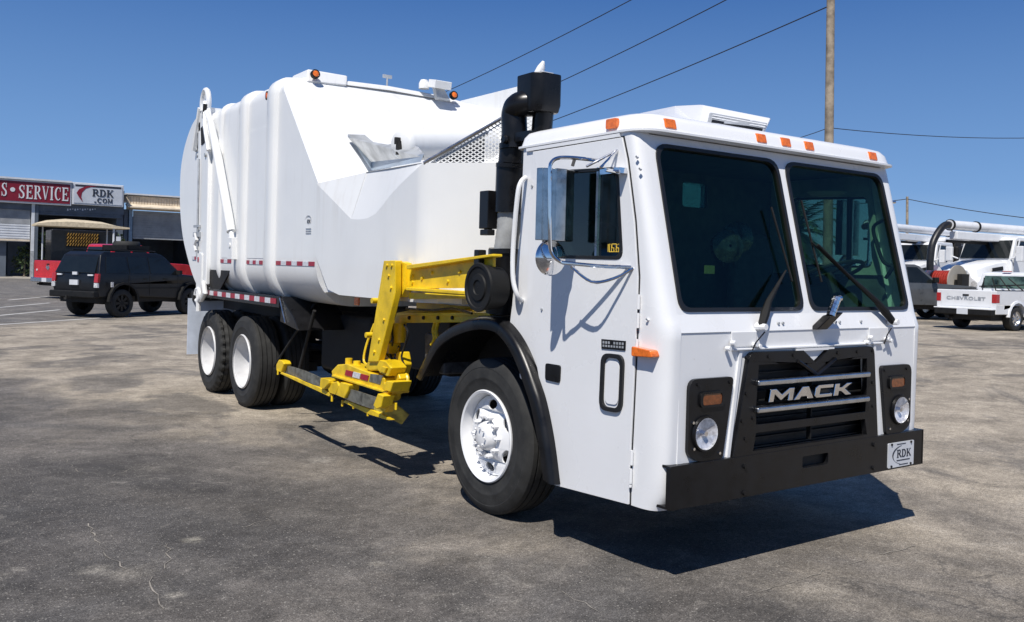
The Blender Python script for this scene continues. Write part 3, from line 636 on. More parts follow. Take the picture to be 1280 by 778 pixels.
# ---- grab rail, mirrors
for sgn in (-1, 1):
    X = sgn*1.21
    p = lambda u, v, dx: (sgn*(1.21+dx), *S(u, v, -1.21-dx))
    mb = MB(); mb.tube(smooth_path([p(657, 222, .0), p(651, 228, .05), p(647, 245, .07), p(642, 300, .07), p(641, 345, .07), p(646, 368, .05), p(652, 376, .0)], 5), .015, 10); mb.build('grab_rail', W if sgn < 0 else W, TR)
    m0 = MB()
    mx = 1.42
    # west coast mirror head: folded stainless back
    z0, z1 = 1.825, 2.235
    xa, xb = -hit(671.6, 254, 1, .76).x, -hit(714.4, 254, 1, .76).x     # outboard, inboard edges
    w_ = xa-xb; prof = [(xa, .775), (xa-.012, .735), (xa-w_*.30, .715), (xa-w_*.34, .700), (xa-w_*.62, .690), (xa-w_*.68, .700), (xb+.01, .725), (xb, .775)]
    m0.ring([[(sgn*x, y, z) for x, y in prof] for z in (z0, z1)]); mo = m0.build('mirror', MIRM, TR, bevel=.004)
    m0 = MB(); hm = lambda u, v, ax, val: (lambda p: (-sgn*p.x, p.y, p.z))(hit(u, v, ax, val)); m0.tube(smooth_path([hm(748, 201, 0, -1.24), hm(716, 197.5, 1, .60), hm(697, 198, 1, .64), hm(688.5, 205, 1, .65), hm(687.5, 220, 1, .65), hm(687.5, 298, 1, .65), hm(690, 317, 1, .65), hm(700, 327, 1, .63), hm(712, 329.5, 1, .58), (sgn*1.30, .42, 1.685), (sgn*1.205, .30, 1.685)], 5), .011, 10); m0.build('mirror_bracket_tube', CHR, mo)
    if 0: m0.tube(smooth_path([(sgn*(mx-.03), .35, 2.20), (sgn*(mx-.03), .62, 2.255), (sgn*(mx-.035), .745, 2.25), (sgn*(mx-.035), .775, 2.18), (sgn*(mx-.035), .775, 1.8), (sgn*(mx-.035), .765, 1.73), (sgn*(mx-.035), .70, 1.685), (sgn*(mx-.05), .60, 1.68), (sgn*1.30, .45, 1.685), (sgn*1.205, .30, 1.685)], 5), .014, 10)
    for pth, r_ in (([(sgn*(mx-.03), .59, 1.68), (sgn*1.36, .45, 1.60), (sgn*1.28, .36, 1.62), (sgn*1.21, .28, 1.68)], .009), ([(sgn*(mx-.06), .40, 2.22), (sgn*1.215, .43, 2.33)], .008), ([(sgn*(mx-.06), .52, 2.235), (sgn*1.215, .43, 2.33)], .007), ([(sgn*(mx-.06), .36, 2.205), (sgn*1.21, .38, 2.20)], .011), ([(sgn*(mx-.04), .62, 2.245), (sgn*(mx-.04), .60, 2.29)], .011)):
        m0 = MB(); m0.tube(smooth_path(pth, 5), r_, 8); m0.build('mirror_stay', CHR, mo)
    m0 = MB(); m0.box(sgn*1.25-.03, sgn*1.25+.03, .34, .50, 2.195, 2.225); m0.build('mirror_clamp', CHR, mo)
    m0 = MB(); cvx = hit(689, 322.5, 1, .76); m0.lathe([(-.035, .001), (-.033, .03), (-.022, .07), (-.008, .098), (.004, .104), (.012, .104), (.014, .001)], (-sgn*cvx.x, cvx.y, cvx.z), (0, 1, .0), 36); m0.build('convex_mirror', CHR, mo)

# ---- wheels
def tyre_mb(R, w, n=64, lug=False, rr=.292):
    h = w/2; prof = [(-h*.72, rr), (-h*.92, rr+.02), (-h, rr+.07), (-h*1.02, rr+.09), (-h*1.04, rr+.095), (-h*1.04, rr+.105), (-h*1.03, rr+.11), (-h*1.03, (R+rr)/2+.02), (-h*1.0, R-.065), (-h*1.012, R-.062), (-h*1.0, R-.052), (-h*.97, R-.042), (-h*.90, R-.018), (-h*.80, R-.004)]
    gr = [-.56, -.20, .20, .56]
    for g in gr: prof += [(h*(g-.045), R), (h*(g-.035), R-.014), (h*(g+.035), R-.014), (h*(g+.045), R)]
    prof += [(-t, r) for t, r in reversed(prof[:13])]
    def seg(k, t, r):
        if lug and abs(t) > h*.5 and r > R-.03 and k % 4 < 2: return r-.018
        return r
    return MB().lathe(prof, (0, 0, 0), (1, 0, 0), n if not lug else 120, seg=seg if lug else None)
def oval(a, r, w, h, n=12): return [((r+h*cos(2*pi*k/n))*cos(a)-w*sin(2*pi*k/n)*sin(a), (r+h*cos(2*pi*k/n))*sin(a)+w*sin(2*pi*k/n)*cos(a)) for k in range(n)]
def front_wheel(x, y):
    s_ = -1 if x < 0 else 1; w = MB(); R = .525; W_ = .30
    T = tyre_mb(R, W_); e = T.build('tyre', RUB, None)
    e.parent = TR; e.location = (x-s_*W_/2, y, R); e.name = 'tyre'
    if s_ > 0: e.rotation_euler = (0, 0, pi)
    rim = MB(); rim.lathe([(-.02, .305), (.004, .312), (.012, .305), (.006, .290), (-.05, .278), (-.13, .262), (-.15, .24)], (0, 0, 0), (-1, 0, 0), 56)
    holes = [oval(radians(90+60*k+2), .212, .052, .032) for k in range(6)]
    rim.plate(circ(0, 0, .268, 48), holes+[circ(0, 0, .12, 24)], lambda a, b, t: (.062+t-max(0, (.26-math.hypot(a, b)))*.35, a, b), 0, .012)
    ro = rim.build('wheel_rim', W, e, smooth=50)
    ro.location = (-W_/2+.006, 0, 0)
    hub = MB(); hub.lathe([(.10, .155), (.03, .150), (.022, .14), (.02, .10), (-.01, .098), (-.045, .085), (-.055, .07), (-.055, .001)], (0, 0, 0), (1, 0, 0), 32)
    ho = hub.build('hub', W, e, smooth=40); ho.location = (-W_/2+.022, 0, 0)
    # spoke-like bolts
    nm = None
    for k in range(18):
        big = k < 10; a = 2*pi*k/(10 if big else 8); rr = .135 if big else .065
        bo = MB(); bo.lathe([(.03, .018), (-.008, .018), (-.008, .011), (-.026, .011), (-.026, .001)] if big else [(-.05, .008), (-.062, .008), (-.062, .001)], (0, 0, 0), (1, 0, 0), 8)
        b2 = bo.build('wheel_nut', W, e); b2.location = (-W_/2+.006, rr*cos(a), rr*sin(a))
    dk = MB(); dk.lathe([(0, .27), (0, .001)], (.13, 0, 0), (1, 0, 0), 24); d2 = dk.build('brake_drum', UND, e); d2.location = (-W_/2+.006, 0, 0)
    return e
fw_ = front_wheel(-1.195, 1.72)
c = dup(fw_, TR); c.location = (1.195-.15, 1.72, .525); c.rotation_euler = (0, 0, pi)
def rear_wheel(x, y, lug):
    R = .52; W_ = .285
    T = tyre_mb(R, W_, 72, lug); e = T.build('tyre', RUB, TR, smooth=30); e.location = (x+W_/2, y, R)
    rim = MB(); rim.lathe([(-.02, .30), (-.004, .31), (.004, .305), (.006, .292), (.05, .283), (.10, .276), (.155, .262), (.165, .24), (.170, .10), (.170, .001)], (0, 0, 0), (1, 0, 0), 56)
    ro = rim.build('wheel_rim', RIMW, e, smooth=50); ro.location = (-W_/2+.006, 0, 0)
    return e
YR = (6.78, 8.10)
r1 = rear_wheel(-1.205, YR[0], False); r2 = rear_wheel(-1.205, YR[1], True)
for w in (r1, r2):
    i_ = dup(w, TR); i_.location = (w.location.x+.335, w.location.y, w.location.z)
    for sx in (.92, .585):
        m = dup(w, TR); m.location = (sx+.14, w.location.y, w.location.z); m.rotation_euler = (0, 0, pi)

# ---- fenders
fp = [S(*p, -1.27) for p in ((520, 470), (541.6, 427), (558, 411), (574, 402.5), (592, 397), (610, 396.5), (624, 401), (636, 413), (647, 430), (657, 452), (667, 480), (675, 506), (684, 552), (691, 607))]
fp = [(p.x, p.y) for p in smooth_path([(a, b, 0) for a, b in fp], 4)]
for sgn in (-1, 1):
    mb = MB(); L = []
    C0 = Vector((1.72, .55))
    for (y, z) in fp:
        d = (Vector((y, z))-C0).normalized(); i1 = Vector((y, z))-d*.020; i2 = Vector((y, z))-d*.085; i3 = Vector((y, z))-d*.075
        L.append([(sgn*.80, y, z), (sgn*1.245, y, z), (sgn*1.275, *(Vector((y, z))-d*.012)), (sgn*1.282, *(Vector((y, z))-d*.035)), (sgn*1.278, *i2), (sgn*1.26, *i2), (sgn*1.245, *i1), (sgn*.80, *i1)])
    mb.ring(L); mb.build('wheel_fender', BK, TR, smooth=60)
    mb = MB(); mb.box(sgn*.80-.01, sgn*.80+.01, .9, 2.5, .75, 1.32); mb.build('wheel_arch_panel', UND, TR)
    mb = MB(); mb.sx([(2.22, .42), (2.40, .42), (2.36, .80), (2.26, .80)], sgn*.86, sgn*.88); mb.build('splash_flap', UND, TR)

# ---- chassis
mb = MB()
for x in (-.43, .36): mb.box(x, x+.08, .12, 9.0, .78, 1.03)
mb.box(-.9, .9, .15, .4, .45, .75); mb.box(-.55, .55, .2, 1.2, .5, .95)
mb.tube([(-1.0, 1.72, .52), (1.0, 1.72, .52)], .07)
for y in YR: mb.tube([(-1.0, y, .52), (1.0, y, .52)], .10); mb.lathe([(-.2, .08), (-.12, .22), (.12, .22), (.2, .08)], (0, y, .52), (0, 1, 0), 16)
mb.tube([(0, 2.2, .72), (0, 8.1, .55)], .06)
for y in (2.3, 3.4, 4.8, 6.0, 7.44, 8.6): mb.box(-.5, .5, y, y+.12, .8, 1.2)
mb.box(-.75, -.45, 6.4, 8.5, .42, .52); mb.box(.45, .75, 6.4, 8.5, .42, .52)
mb.build('chassis_frame', UND, TR)
mb = MB(); mb.box(-.76, -.3, 4.4, 5.6, .55, 1.15); mb.build('hydraulic_tank', UND, TR, bevel=.05)
mb = MB(); mb.box(-.72, -.3, 3.0, 4.2, .75, 1.25); mb.build('battery_box', UND, TR, bevel=.03)
mb = MB(); mb.lathe([(-.6, .001), (-.6, .3), (.6, .3), (.6, .001)], (.88, 4.6, .8), (0, 1, 0), 24); mb.build('fuel_tank', UND, TR)
mb = MB(); mb.box(-.7, .7, 2.35, 2.75, .55, 1.25); mb.build('transmission', UND, TR, bevel=.05)
mb = MB(); mb.tube([(-1.12, 5.3, .5), (-1.12, 4.9, 1.2)], .018); mb.build('brace', UND, TR)
mb = MB(); mb.tube([(-1.15, 5.9, .55), (-1.0, 5.2, 1.25)], .012); mb.build('hydraulic_line', UND, TR)
# underside filler of the body

# ---- refuse body
BX = 1.27; YA, ZA = 4.52, 2.40; SLP = 1.06; YB = 8.15; ZT = 3.60
half = [(0, 1.26), (-.70, 1.26)]+[(-.90-.37*sin(a), 1.63-.37*cos(a)) for a in [radians(9*k) for k in range(0, 11)]]+[(-BX, 1.75), (-BX, ZA), (-BX, 3.2)]
half += [(-1.11-.16*cos(a), 3.40+.16*sin(a)) for a in [radians(15*k) for k in range(0, 7)]]+[(-.6, 3.60), (0, 3.615)]
sec = half+[(-x, z) for x, z in reversed(half[1:-1])]
def yfr(z): return YA if z <= ZA else YA+(z-ZA)/SLP
mb = MB()
mb.ring([[(x, yfr(z), z) for x, z in sec], [(x, 5.9, z) for x, z in sec], [(x, YB, z) for x, z in sec]], cap=False)
n = len(sec); iA = [i for i, (x, z) in enumerate(sec) if z == ZA]
up_ = [i for i, (x, z) in enumerate(sec) if z >= ZA]; lo_ = [i for i in range(n) if sec[i][1] <= ZA]
mb.f.append(tuple(up_))
b0 = [i for i in range(n) if i <= iA[0]]; b1 = [i for i in range(n) if i >= iA[1]]
mb.f.append(tuple(b1+b0)); mb.f.append(tuple(2*n+i for i in range(n)))
body = mb.build('refuse_body', WB, TR, smooth=30)
def rib(y0, y1, d=.045, z_from=None, name='rib'):
    mb = MB(); rim = []
    def off(dd):
        out = []
        for x, z in sec:
            cx, cz = (0 if abs(x) < .1 else x, z); s_ = max(abs(x)/BX, .0)
            nx_ = (x/BX) if abs(x) > 1.1 else x/BX*.6; nz = 0
            if z < 1.64: nz = -1+(z-1.26)/.38; nz = min(0, nz)
            if z > 3.39: nz = (z-3.38)/.22
            l = math.hypot(nx_, nz) or 1; out.append((x+nx_/l*dd, z+nz/l*dd))
        return out
    o1 = off(d); o0 = off(-.01); e = .04
    mb.ring([[(x, y0, z) for x, z in o0], [(x, y0+.012, z) for x, z in off(d*.6)], [(x, y0+e, z) for x, z in o1], [(x, y1-e, z) for x, z in o1], [(x, y1-.012, z) for x, z in off(d*.6)], [(x, y1, z) for x, z in o0]], cap=False)
    return mb.build(name, WB, body, smooth=50)
rib(5.62, 5.88); rib(6.55, 6.80); rib(7.48, 7.60, .03)
# low edge trim between ribs: body side seam
for y0, y1 in ((5.90, 6.52), (6.83, 7.46)):
    mb = MB(); mb.box(-BX-.004, -BX+.002, y0+.03, y1-.03, 1.70, 3.1); mb.build('side_panel', WB, body, bevel=.0)
# reflective tape
def tape(y0, y1, z, x, n, h=.042, par=None, first=0):
    w = (y1-y0)/n
    for k in range(n):
        mb = MB(); mb.box(x-.004, x, y0+k*w, y0+(k+1)*w-.003, z-h/2, z+h/2); mb.build('reflector_strip', (REFR, REFW)[(k+first) % 2], par or body)
tape(4.56, 5.58, 1.655, -BX-.001, 7); tape(5.98, 6.50, 1.655, -BX-.002, 5)
tape(7.05, 7.46, 1.66, -BX-.002, 3)
# decal on the body
dk = S(389, 273, -1.276)
text('decal_text', 'RDK', .055, SIGND, body, (-1.2745, 4.72, 2.055), SIDE, .8, .0008)
mb = MB(); pts = [(4.735+.085*cos(a), 2.05+.065*sin(a)) for a in [radians(20+k*9) for k in range(19)]]
for k in range(18):
    w0 = .010*sin(pi*(k+.2)/19); a, b = pts[k], pts[k+1]; mb.sx([a, b, (b[0], b[1]-w0), (a[0], a[1]-w0)], -1.2752, -1.274)
for k in range(3): mb.box(-1.2752, -1.274, 4.66, 4.79, 1.985-k*.022, 1.993-k*.022)
mb.build('decal_swoosh', GRY, body)
# roof fixtures
def amber(loc, ax, par=body, r=.036):
    mb = MB(); mb.lathe([(.02, r*1.35), (-.02, r*1.35), (-.022, r)], loc, ax, 20); b = mb.build('lamp_housing', BKM, par)
    mb = MB(); mb.lathe([(-.010, r), (-.022, r*.9), (-.028, r*.5), (-.028, .001)], loc, ax, 20); mb.build('amber_lamp', AMB, b)
amber(hit(394, 92.5, 1, 5.56)+Vector((0, 0, -.005)), (0, 1, -.2)); amber(hit(567, 119.5, 1, 5.56), (0, 1, -.2)); 
amber(Vector((-BX-.02, *S(335.5, 120, -BX-.02))), (1, 0, 0), r=.035)
mb = MB(); mb.hexa([(-.98, 5.60, 3.56), (-.52, 5.60, 3.58), (-.52, 6.1, 3.58), (-.98, 6.1, 3.56)], [(-.95, 5.66, 3.71), (-.50, 5.64, 3.70), (-.50, 6.1, 3.70), (-.95, 6.1, 3.71)]); mb.build('roof_box', WB, body, bevel=.02)
mb = MB(); p = hit(549, 106, 1, 5.5); mb.box(-.10, .12, -.08, .08, -.045, .045, o=p, R=Matrix.Rotation(.2, 3, 'X')); cmo = mb.build('camera', WB, body, bevel=.008)
mb = MB(); p = hit(555, 118, 1, 5.5); mb.hexa([p+Vector(a) for a in ((-.10, -.03, -.07), (.07, -.03, -.07), (.07, .03, -.07), (-.10, .03, -.07))], [p+Vector(a) for a in ((-.14, -.03, .06), (-.02, -.03, .06), (-.02, .03, .06), (-.14, .03, .06))]); mb.build('camera_bracket', GRY, cmo)
mb = MB(); p = hit(530, 108, 1, 5.62); mb.lathe([(-.05, .001), (-.04, .04), (0, .06), (.06, .06)], p+Vector((0, 0, .03)), (0, 0, -1), 14); mb.build('antenna_dome', WB, body)
# far aerial on the roof
mb = MB(); p = hit(484, 100, 1, 6.6); mb.tube([p+Vector((0, 0, -.3)), p+Vector((0, 0, .06))], .012, 6); mb.box(-.06, .06, -.01, .01, .02, .06, o=p); mb.build('roof_aerial', GRY, body)

# ---- tailgate, post, lift cylinder
tg = [(YB, 1.32), (8.45, 1.33), (8.68, 1.44), (8.95, 1.66), (9.25, 1.98), (9.42, 2.35), (9.46, 2.70), (9.42, 2.97), (9.24, 3.24), (8.92, 3.47), (8.55, 3.57), (YB, 3.60)]
tg = [(p.x, p.y) for p in smooth_path([(a, b, 0) for a, b in tg], 3)]
mb = MB(); mb.sx(tg, -1.255, 1.255); tgo = mb.build('tailgate', WB, TR, bevel=.05, smooth=35, seg=3)
for x in (-1, 1):
    mb = MB(); mb.sx([(7.90, 1.36), (8.22, 1.36), (8.28, 3.40), (8.20, 3.58), (8.06, 3.58), (7.94, 3.40)], x*1.26, x*1.315); mb.build('hinge_post', WB, tgo, bevel=.015)
    mb = MB(); mb.sx([(8.34, 1.44), (8.42, 1.40), (8.50, 3.44), (8.40, 3.46)], x*1.25, x*1.29); mb.build('tailgate_frame', WB, tgo, bevel=.012)
    mb = MB()   # lifting eye
    pts = [(8.26+.14*cos(a), 3.66+.17*sin(a)) for a in [radians(-30+k*15) for k in range(17)]]
    mb.tube([(x*1.27, y, z) for y, z in pts], .035, 8); mb.sx([(7.98, 3.40), (8.62, 3.30), (8.40, 3.58), (8.12, 3.60)], x*1.25, x*1.29)
    mb.tube([(x*1.29, 8.66, 3.10), (x*1.29, 8.42, 3.62)], .035, 8); mb.tube([(x*1.31, 8.14, 3.66), (x*1.34, 8.02, 3.36), (x*1.33, 7.86, 3.02)], .030, 6); mb.build('hinge_eye', WB, tgo)
    mb = MB(); mb.sx([(8.02, 3.16), (8.22, 3.12), (8.26, 3.34), (8.08, 3.38)], x*1.31, x*1.325); mb.tube([(x*1.33, 8.06, 3.62), (x*1.33, 8.10, 3.44)], .026, 6); mb.build('hinge_fitting', UND, tgo)
    for y, z in ((8.52, 3.02), (8.60, 3.10), (8.02, 2.98)):
        mb = MB(); mb.lathe([(0, .001), (0, .026), (.02, .03)], (x*1.335 if y < 8.3 else x*1.296, y, z), (-x, 0, 0), 10); mb.build('bolt', GRY, tgo)
    mb = MB(); mb.tube([(x*1.345, 7.74, 3.34), (x*1.345, 7.40, 2.86), (x*1.34, 6.86, 2.00)], [.042, .052, .052], 14); mb.tube([(x*1.345, 7.74, 3.34), (x*1.345, 7.96, 3.50)], .03, 8); mb.tube([(x*1.34, 6.86, 2.0), (x*1.34, 6.80, 1.86)], .03, 8); mb.build('lift_cylinder', WB, TR)
    mb = MB(); mb.sx([(6.72, 1.68), (6.90, 1.68), (6.88, 1.93), (6.74, 1.93)], x*1.27, x*1.37); mb.lathe([(0, .03), (.02, .03)], (x*1.38, 6.80, 1.84), (-x, 0, 0), 10, cap=True); mb.build('cylinder_bracket', WB, TR, bevel=.006)
    mb = MB(); mb.tube([(x*1.33, 8.26, 1.7), (x*1.33, 8.28, 2.95)], .014, 6); mb.box(x*1.33-.015, x*1.33+.015, 8.16, 8.42, 1.96, 2.02); mb.box(x*1.33-.012, x*1.33+.012, 8.18, 8.42, 2.08, 2.11); mb.build('latch_rod', GRY, tgo)
    mb = MB(); mb.tube([(x*1.34, 8.32, 2.0), (x*1.34, 8.24, 1.92), (x*1.34, 8.32, 1.85), (x*1.34, 8.26, 1.78)], .022, 6); mb.build('latch_hook', WD, tgo)
    mb = MB(); mb.lathe([(0, .001), (0, .035), (.02, .035)], (x*1.335, 8.20, 1.67), (-x, 0, 0), 12); mb.build('red_reflector', REDL, tgo)
    mb = MB(); mb.sx(rp([(8.06, 1.14), (8.26, 1.14), (8.3, 1.75), (8.05, 1.75)], .03), x*1.295, x*1.33); mb.build('lower_latch_arm', WB, tgo, bevel=.01)
    mb = MB()   # shackle at the foot
    cpt = [(x*1.33, 8.18+.10*cos(a), 1.22+.08*sin(a)) for a in [radians(k*22) for k in range(15)]]; mb.tube(cpt, .026, 8)
    mb.tube([(x*1.33, 8.16, 1.28), (x*1.33, 8.14, 1.02)], .03, 8); mb.tube([(x*1.33, 7.94, 1.40), (x*1.33, 7.86, 1.26), (x*1.33, 8.0, 1.18)], .03, 8); mb.build('turnbuckle', WD, tgo)
tape(8.50, 8.74, 1.69, -1.262, 2, par=tgo)
mb = MB(); mb.sx([(7.0, 1.63), (7.9, 1.63), (7.9, 1.18), (7.6, 1.25)], -1.26, -1.24); mb.build('body_gusset', UND, TR)
# rear fender rail, mud flaps
mb = MB(); mb.box(-1.265, -1.24, 5.48, 8.10, 1.20, 1.315); mb.box(-1.24, -.7, 5.48, 8.1, 1.29, 1.31); rail = mb.build('fender_rail', BK, TR, bevel=.004)
tape(5.56, 8.06, 1.262, -1.266, 15, .055, par=rail)
mb = MB(); mb.hexa([(-1.25, 5.48, 1.06), (-.7, 5.48, 1.06), (-.7, 5.46, 1.31), (-1.25, 5.46, 1.31)], [(-1.25, 4.98, 1.0), (-.7, 4.98, 1.0), (-.7, 5.1, 1.12), (-1.25, 5.1, 1.12)]); mb.build('fender_end_box', BK, TR, bevel=.008)
mb = MB(); mb.tube([(-1.262, 5.47, 1.30), (-1.262, 5.30, 1.06)], .008, 5); mb.build('chrome_edge', ALU, TR)
mb = MB(); mb.box(.7, 1.25, 5.48, 8.1, 1.20, 1.31); mb.build('fender_rail', BK, TR)
for x0 in (-1.25, .62):
    mb = MB(); mb.box(x0, x0+.63, 8.92, 8.935, .40, 1.15); mb.build('mud_flap', FLAPM, TR)
mb = MB(); mb.box(-1.2, 1.2, 8.86, 8.96, 1.12, 1.25); mb.build('mud_flap_hanger', UND, TR)
mb = MB(); mb.box(-.80, -.77, 5.8, 8.85, 1.02, 1.19); mb.build('inner_fender', UND, TR)
# orange lamp under the body
mb = MB(); p = hit(447.5, 377, 0, -1.20); mb.box(-.02, .0, -.045, .045, -.035, .035, o=p); mb.build('side_marker_lamp', AMB, TR, bevel=.01)

# ---- hopper
HX = 1.288; ZR = 2.425
rim_pts = []      # plan path of the outer wall
for y in (4.52, 4.2, 3.95, 3.80, 3.74, 3.66, 3.55, 3.42, 3.28, 3.15, 3.04, 2.88, 2.80, 2.72, 2.60, 2.50): rim_pts.append((-HX, y))
for k in range(1, 11):
    t_ = k/10; rim_pts.append((-HX+.43*t_-.02*sin(pi*t_), 2.50-.46*t_-.02*sin(pi*t_)))
rim_pts += [(-.6, 1.98), (-.3, 1.98), (.3, 1.98), (1.27, 1.98)]
def ztop(y, x):
    if x > -1.28: return ZR
    T = [(2.50, 2.425), (2.60, 2.39), (2.72, 2.345), (2.88, 2.28), (3.04, 2.205), (3.15, 2.14), (3.28, 2.075), (3.42, 2.045), (3.55, 2.04), (3.66, 2.042), (3.74, 2.05), (4.52, 2.40)]
    for (a, p), (b, q) in zip(T, T[1:]):
        if y <= b+1e-6: return p+(q-p)*max(0, (y-a))/(b-a)
    return 2.4
def zbot(y):
    if y > 3.95: t = min(1, (y-3.95)/.55); return 1.39+(1-math.sqrt(max(0, 1-t*t)))*.36
    return 1.39
ins = []
mb = MB(); L = []
for i, (x, y) in enumerate(rim_pts):
    d = (Vector(rim_pts[min(i+1, len(rim_pts)-1)])-Vector(rim_pts[max(i-1, 0)])).normalized(); nn = Vector((-d.y, d.x))  # left of travel
    q = Vector((x, y))-nn*.03*(-1)
    L.append([(x, y, zbot(y)), (q.x, q.y, zbot(y)), (q.x, q.y, ztop(y, x)), (x, y, ztop(y, x))])
mb.ring(L); hop = mb.build('hopper_wall', WB, TR, smooth=40)
# chamfer plate dropping to the curved notch
crv = [(-HX, y, ztop(y, -HX)) for y in (3.74, 3.66, 3.55, 3.42, 3.28, 3.15, 3.04, 2.88, 2.80, 2.72, 2.60, 2.50)]
Bp = hit(457.7, 215.6, 0, -1.19); Ep = Vector((-HX+.01, 2.49, 2.43)); m_ = len(crv)
mb = MB(); inner = [hit(457.7+(529-457.7)*k/(m_-1), 215.6-13.6*k/(m_-1), 0, -1.18-.08*k/(m_-1)) for k in range(m_)]
vs = [Vector(p) for p in crv]+inner; mb.add(vs, [(k, k+1, m_+k+1, m_+k) for k in range(m_-1)]); mb.add([vs[0], Bp, inner[0]], [(0, 1, 2)]); mb.add([vs[m_-1], Ep, inner[-1]], [(0, 1, 2)]); mb.build('hopper_chamfer', WB, hop)
mb = MB(); q_ = [Vector((-HX, 4.52, 2.401)), Vector((-HX, 3.745, 2.049)), Bp]; mb.v = q_+[v+Vector((.02, 0, -.02)) for v in q_]; mb.f = [(0, 1, 2), (5, 4, 3), (0, 3, 4, 1), (1, 4, 5, 2), (2, 5, 3, 0)]; mb.build('hopper_corner_plate', WB, hop)
P5 = (-.68, YA+.16, ZA+.17)
mb = MB(); mb.add([(-BX, 4.52, 2.401), tuple(Bp), (-.88, 3.2, 2.50), P5], [(0, 1, 2, 3)]); mb.add([tuple(Bp), tuple(Ep), (-.95, 3.0, 2.50), (-.88, 3.2, 2.50)], [(0, 1, 2, 3)]); mb.build('hopper_deck', WB, hop)
# inside walls, far side wall, floor
mb = MB(); mb.box(-1.2, 1.24, 2.05, 4.5, 1.40, 1.44); mb.build('hopper_floor', WD, TR)
mb = MB(); mb.sx([(6.3, 3.4), (yfr(2.4), 1.40), (1.98, 1.40), (1.98, 2.40), (S(672, 103, 1.27)[0], 2.7), S(672, 102.5, 1.27), S(655, 107, 1.27), S(577, 126.5, 1.27), (6.3, 3.6)], 1.25, 1.29); mb.build('hopper_far_wall', WB, TR, bevel=.006)
mb = MB(); mb.box(-.6, 1.25, 2.03, 2.06, 1.44, 2.42); mb.build('hopper_front_wall', WB, TR)
# flap tray on the hopper edge, its shade painted in grey and blue
def pln(u, v, p0, n):
    r = ray(u, v); return CAM+r*(((Vector(p0)-CAM).dot(Vector(n)))/r.dot(Vector(n)))
SN = (0, -SLP, 1); SP = (0, YA, ZA)
w1, w2 = pln(432, 175, SP, SN), pln(453, 175.5, SP, SN)
p3 = pln(463, 217.5, (0, YA-.06, ZA+.03), SN); p4 = Vector((-1.02, 3.05, 2.0)); p4 = hit(528, 197, 0, -.95); p5 = hit(519, 191.5, 0, -.80); p6 = hit(494.6, 185, 0, -.55); p7 = pln(470.5, 190.3, SP, SN)
off_ = Vector((0, -.05, .05))
mb = MB(); T = [w1, w2, p7, p6, p5, p4]; bott = pln(461, 207, SP, SN)
poly = [w1+off_, w2+off_, p7+off_, p6+off_, p5+off_, p4+off_*.5, bott+off_]
mb.v = [*poly, *[q-Vector((0, 0, .03)) for q in poly]]; mb.f = [tuple(range(7)), tuple(reversed(range(7, 14)))]+[(i, (i+1) % 7, 7+(i+1) % 7, 7+i) for i in range(7)]
fl = mb.build('hopper_flap', GRY, TR, smooth=8)
mb = MB(); e_ = hit(526, 202.5, 0, -.97)
mb.add([w1+off_, bott+off_, p3+off_*.6], [(0, 1, 2)]); mb.add([bott+off_, p4+off_*.5, e_, p3+off_*.6], [(0, 1, 2, 3)]); mb.build('flap_skirt', paint('shaded_blue_grey_steel', (.33, .40, .48), .4, .1, metal=.3), fl)  # bluish colour paints the shade on the flap's front face
# packer cylinder lying across the hopper
mb = MB(); c0 = hit(500, 181, 1, 3.7); c1 = hit(612, 181, 1, 4.05); ax = (c1-c0).normalized(); ln = (c1-c0).length
mb.lathe([(0, .001), (.0, .11), (.015, .128), (.06, .14), (ln, .14), (ln, .001)], c0, ax, 28); mb.build('packer_tube', WB, TR, smooth=45)
mb = MB(); mb.box(-.03, .01, -.02, .02, -.09, .03, o=c0); mb.box(-.05, .0, -.015, .015, .0, .06, o=c0); mb.build('tube_end_bracket', UND, TR)
# expanded metal screen on the curved rim
rimc = [p for p in rim_pts if p[1] <= 2.50 and p[0] <= .31]; acc = [0]
for a, b in zip(rimc, rimc[1:]): acc.append(acc[-1]+(Vector(b)-Vector(a)).length)
def on_rim(s):
    for k in range(len(rimc)-1):
        if s <= acc[k+1]+1e-9:
            t = (s-acc[k])/(acc[k+1]-acc[k]); return Vector(rimc[k]).lerp(Vector(rimc[k+1]), t)
    return Vector(rimc[-1])
SLEN = .80; mesh_h = lambda s: .555*s
rimc = [(-HX+.005, 2.50), (-HX+.43, 2.04), (-HX+.62, 1.84)]; acc = [0, (Vector(rimc[1])-Vector(rimc[0])).length]; acc.append(acc[1]+(Vector(rimc[2])-Vector(rimc[1])).length)
mb = MB()
cw_, ch_ = .050, .030; na = int(SLEN/cw_)*2; nh = 30
def wp(i, j):
    s = i*cw_/2; z = ZR+.005+j*ch_/2; p = on_rim(s); return Vector((p.x+.01, p.y+.01, z)), s, z
for i in range(na):
    for j in range(nh):
        if (i+j) % 2: continue
        a, s0, z0 = wp(i, j)
        for dj in (1, -1):
            if j+dj < 0: continue
            b, s1, z1 = wp(i+1, j+dj)
            if max(z0, z1) > ZR+mesh_h(min(s0, s1)): continue
            h = .0048; d_ = Vector((.003, .003, 0))
            mb.add([a+Vector((0, 0, h)), b+Vector((0, 0, h)), b-Vector((0, 0, h)), a-Vector((0, 0, h)), a+d_+Vector((0, 0, h)), b+d_+Vector((0, 0, h)), b+d_-Vector((0, 0, h)), a+d_-Vector((0, 0, h))], [(0, 1, 2, 3), (7, 6, 5, 4), (0, 4, 5, 1), (3, 2, 6, 7)])
scr = mb.build('mesh_screen', WB, TR)
mb = MB(); mb.tube([(*on_rim(s), ZR+mesh_h(s)) for s in [k*.08 for k in range(11)]], .014, 6); mb.build('screen_frame', ALU, TR)
mb = MB(); bk_ = [(.06, .0), (.44, .0), (.44, .21)]
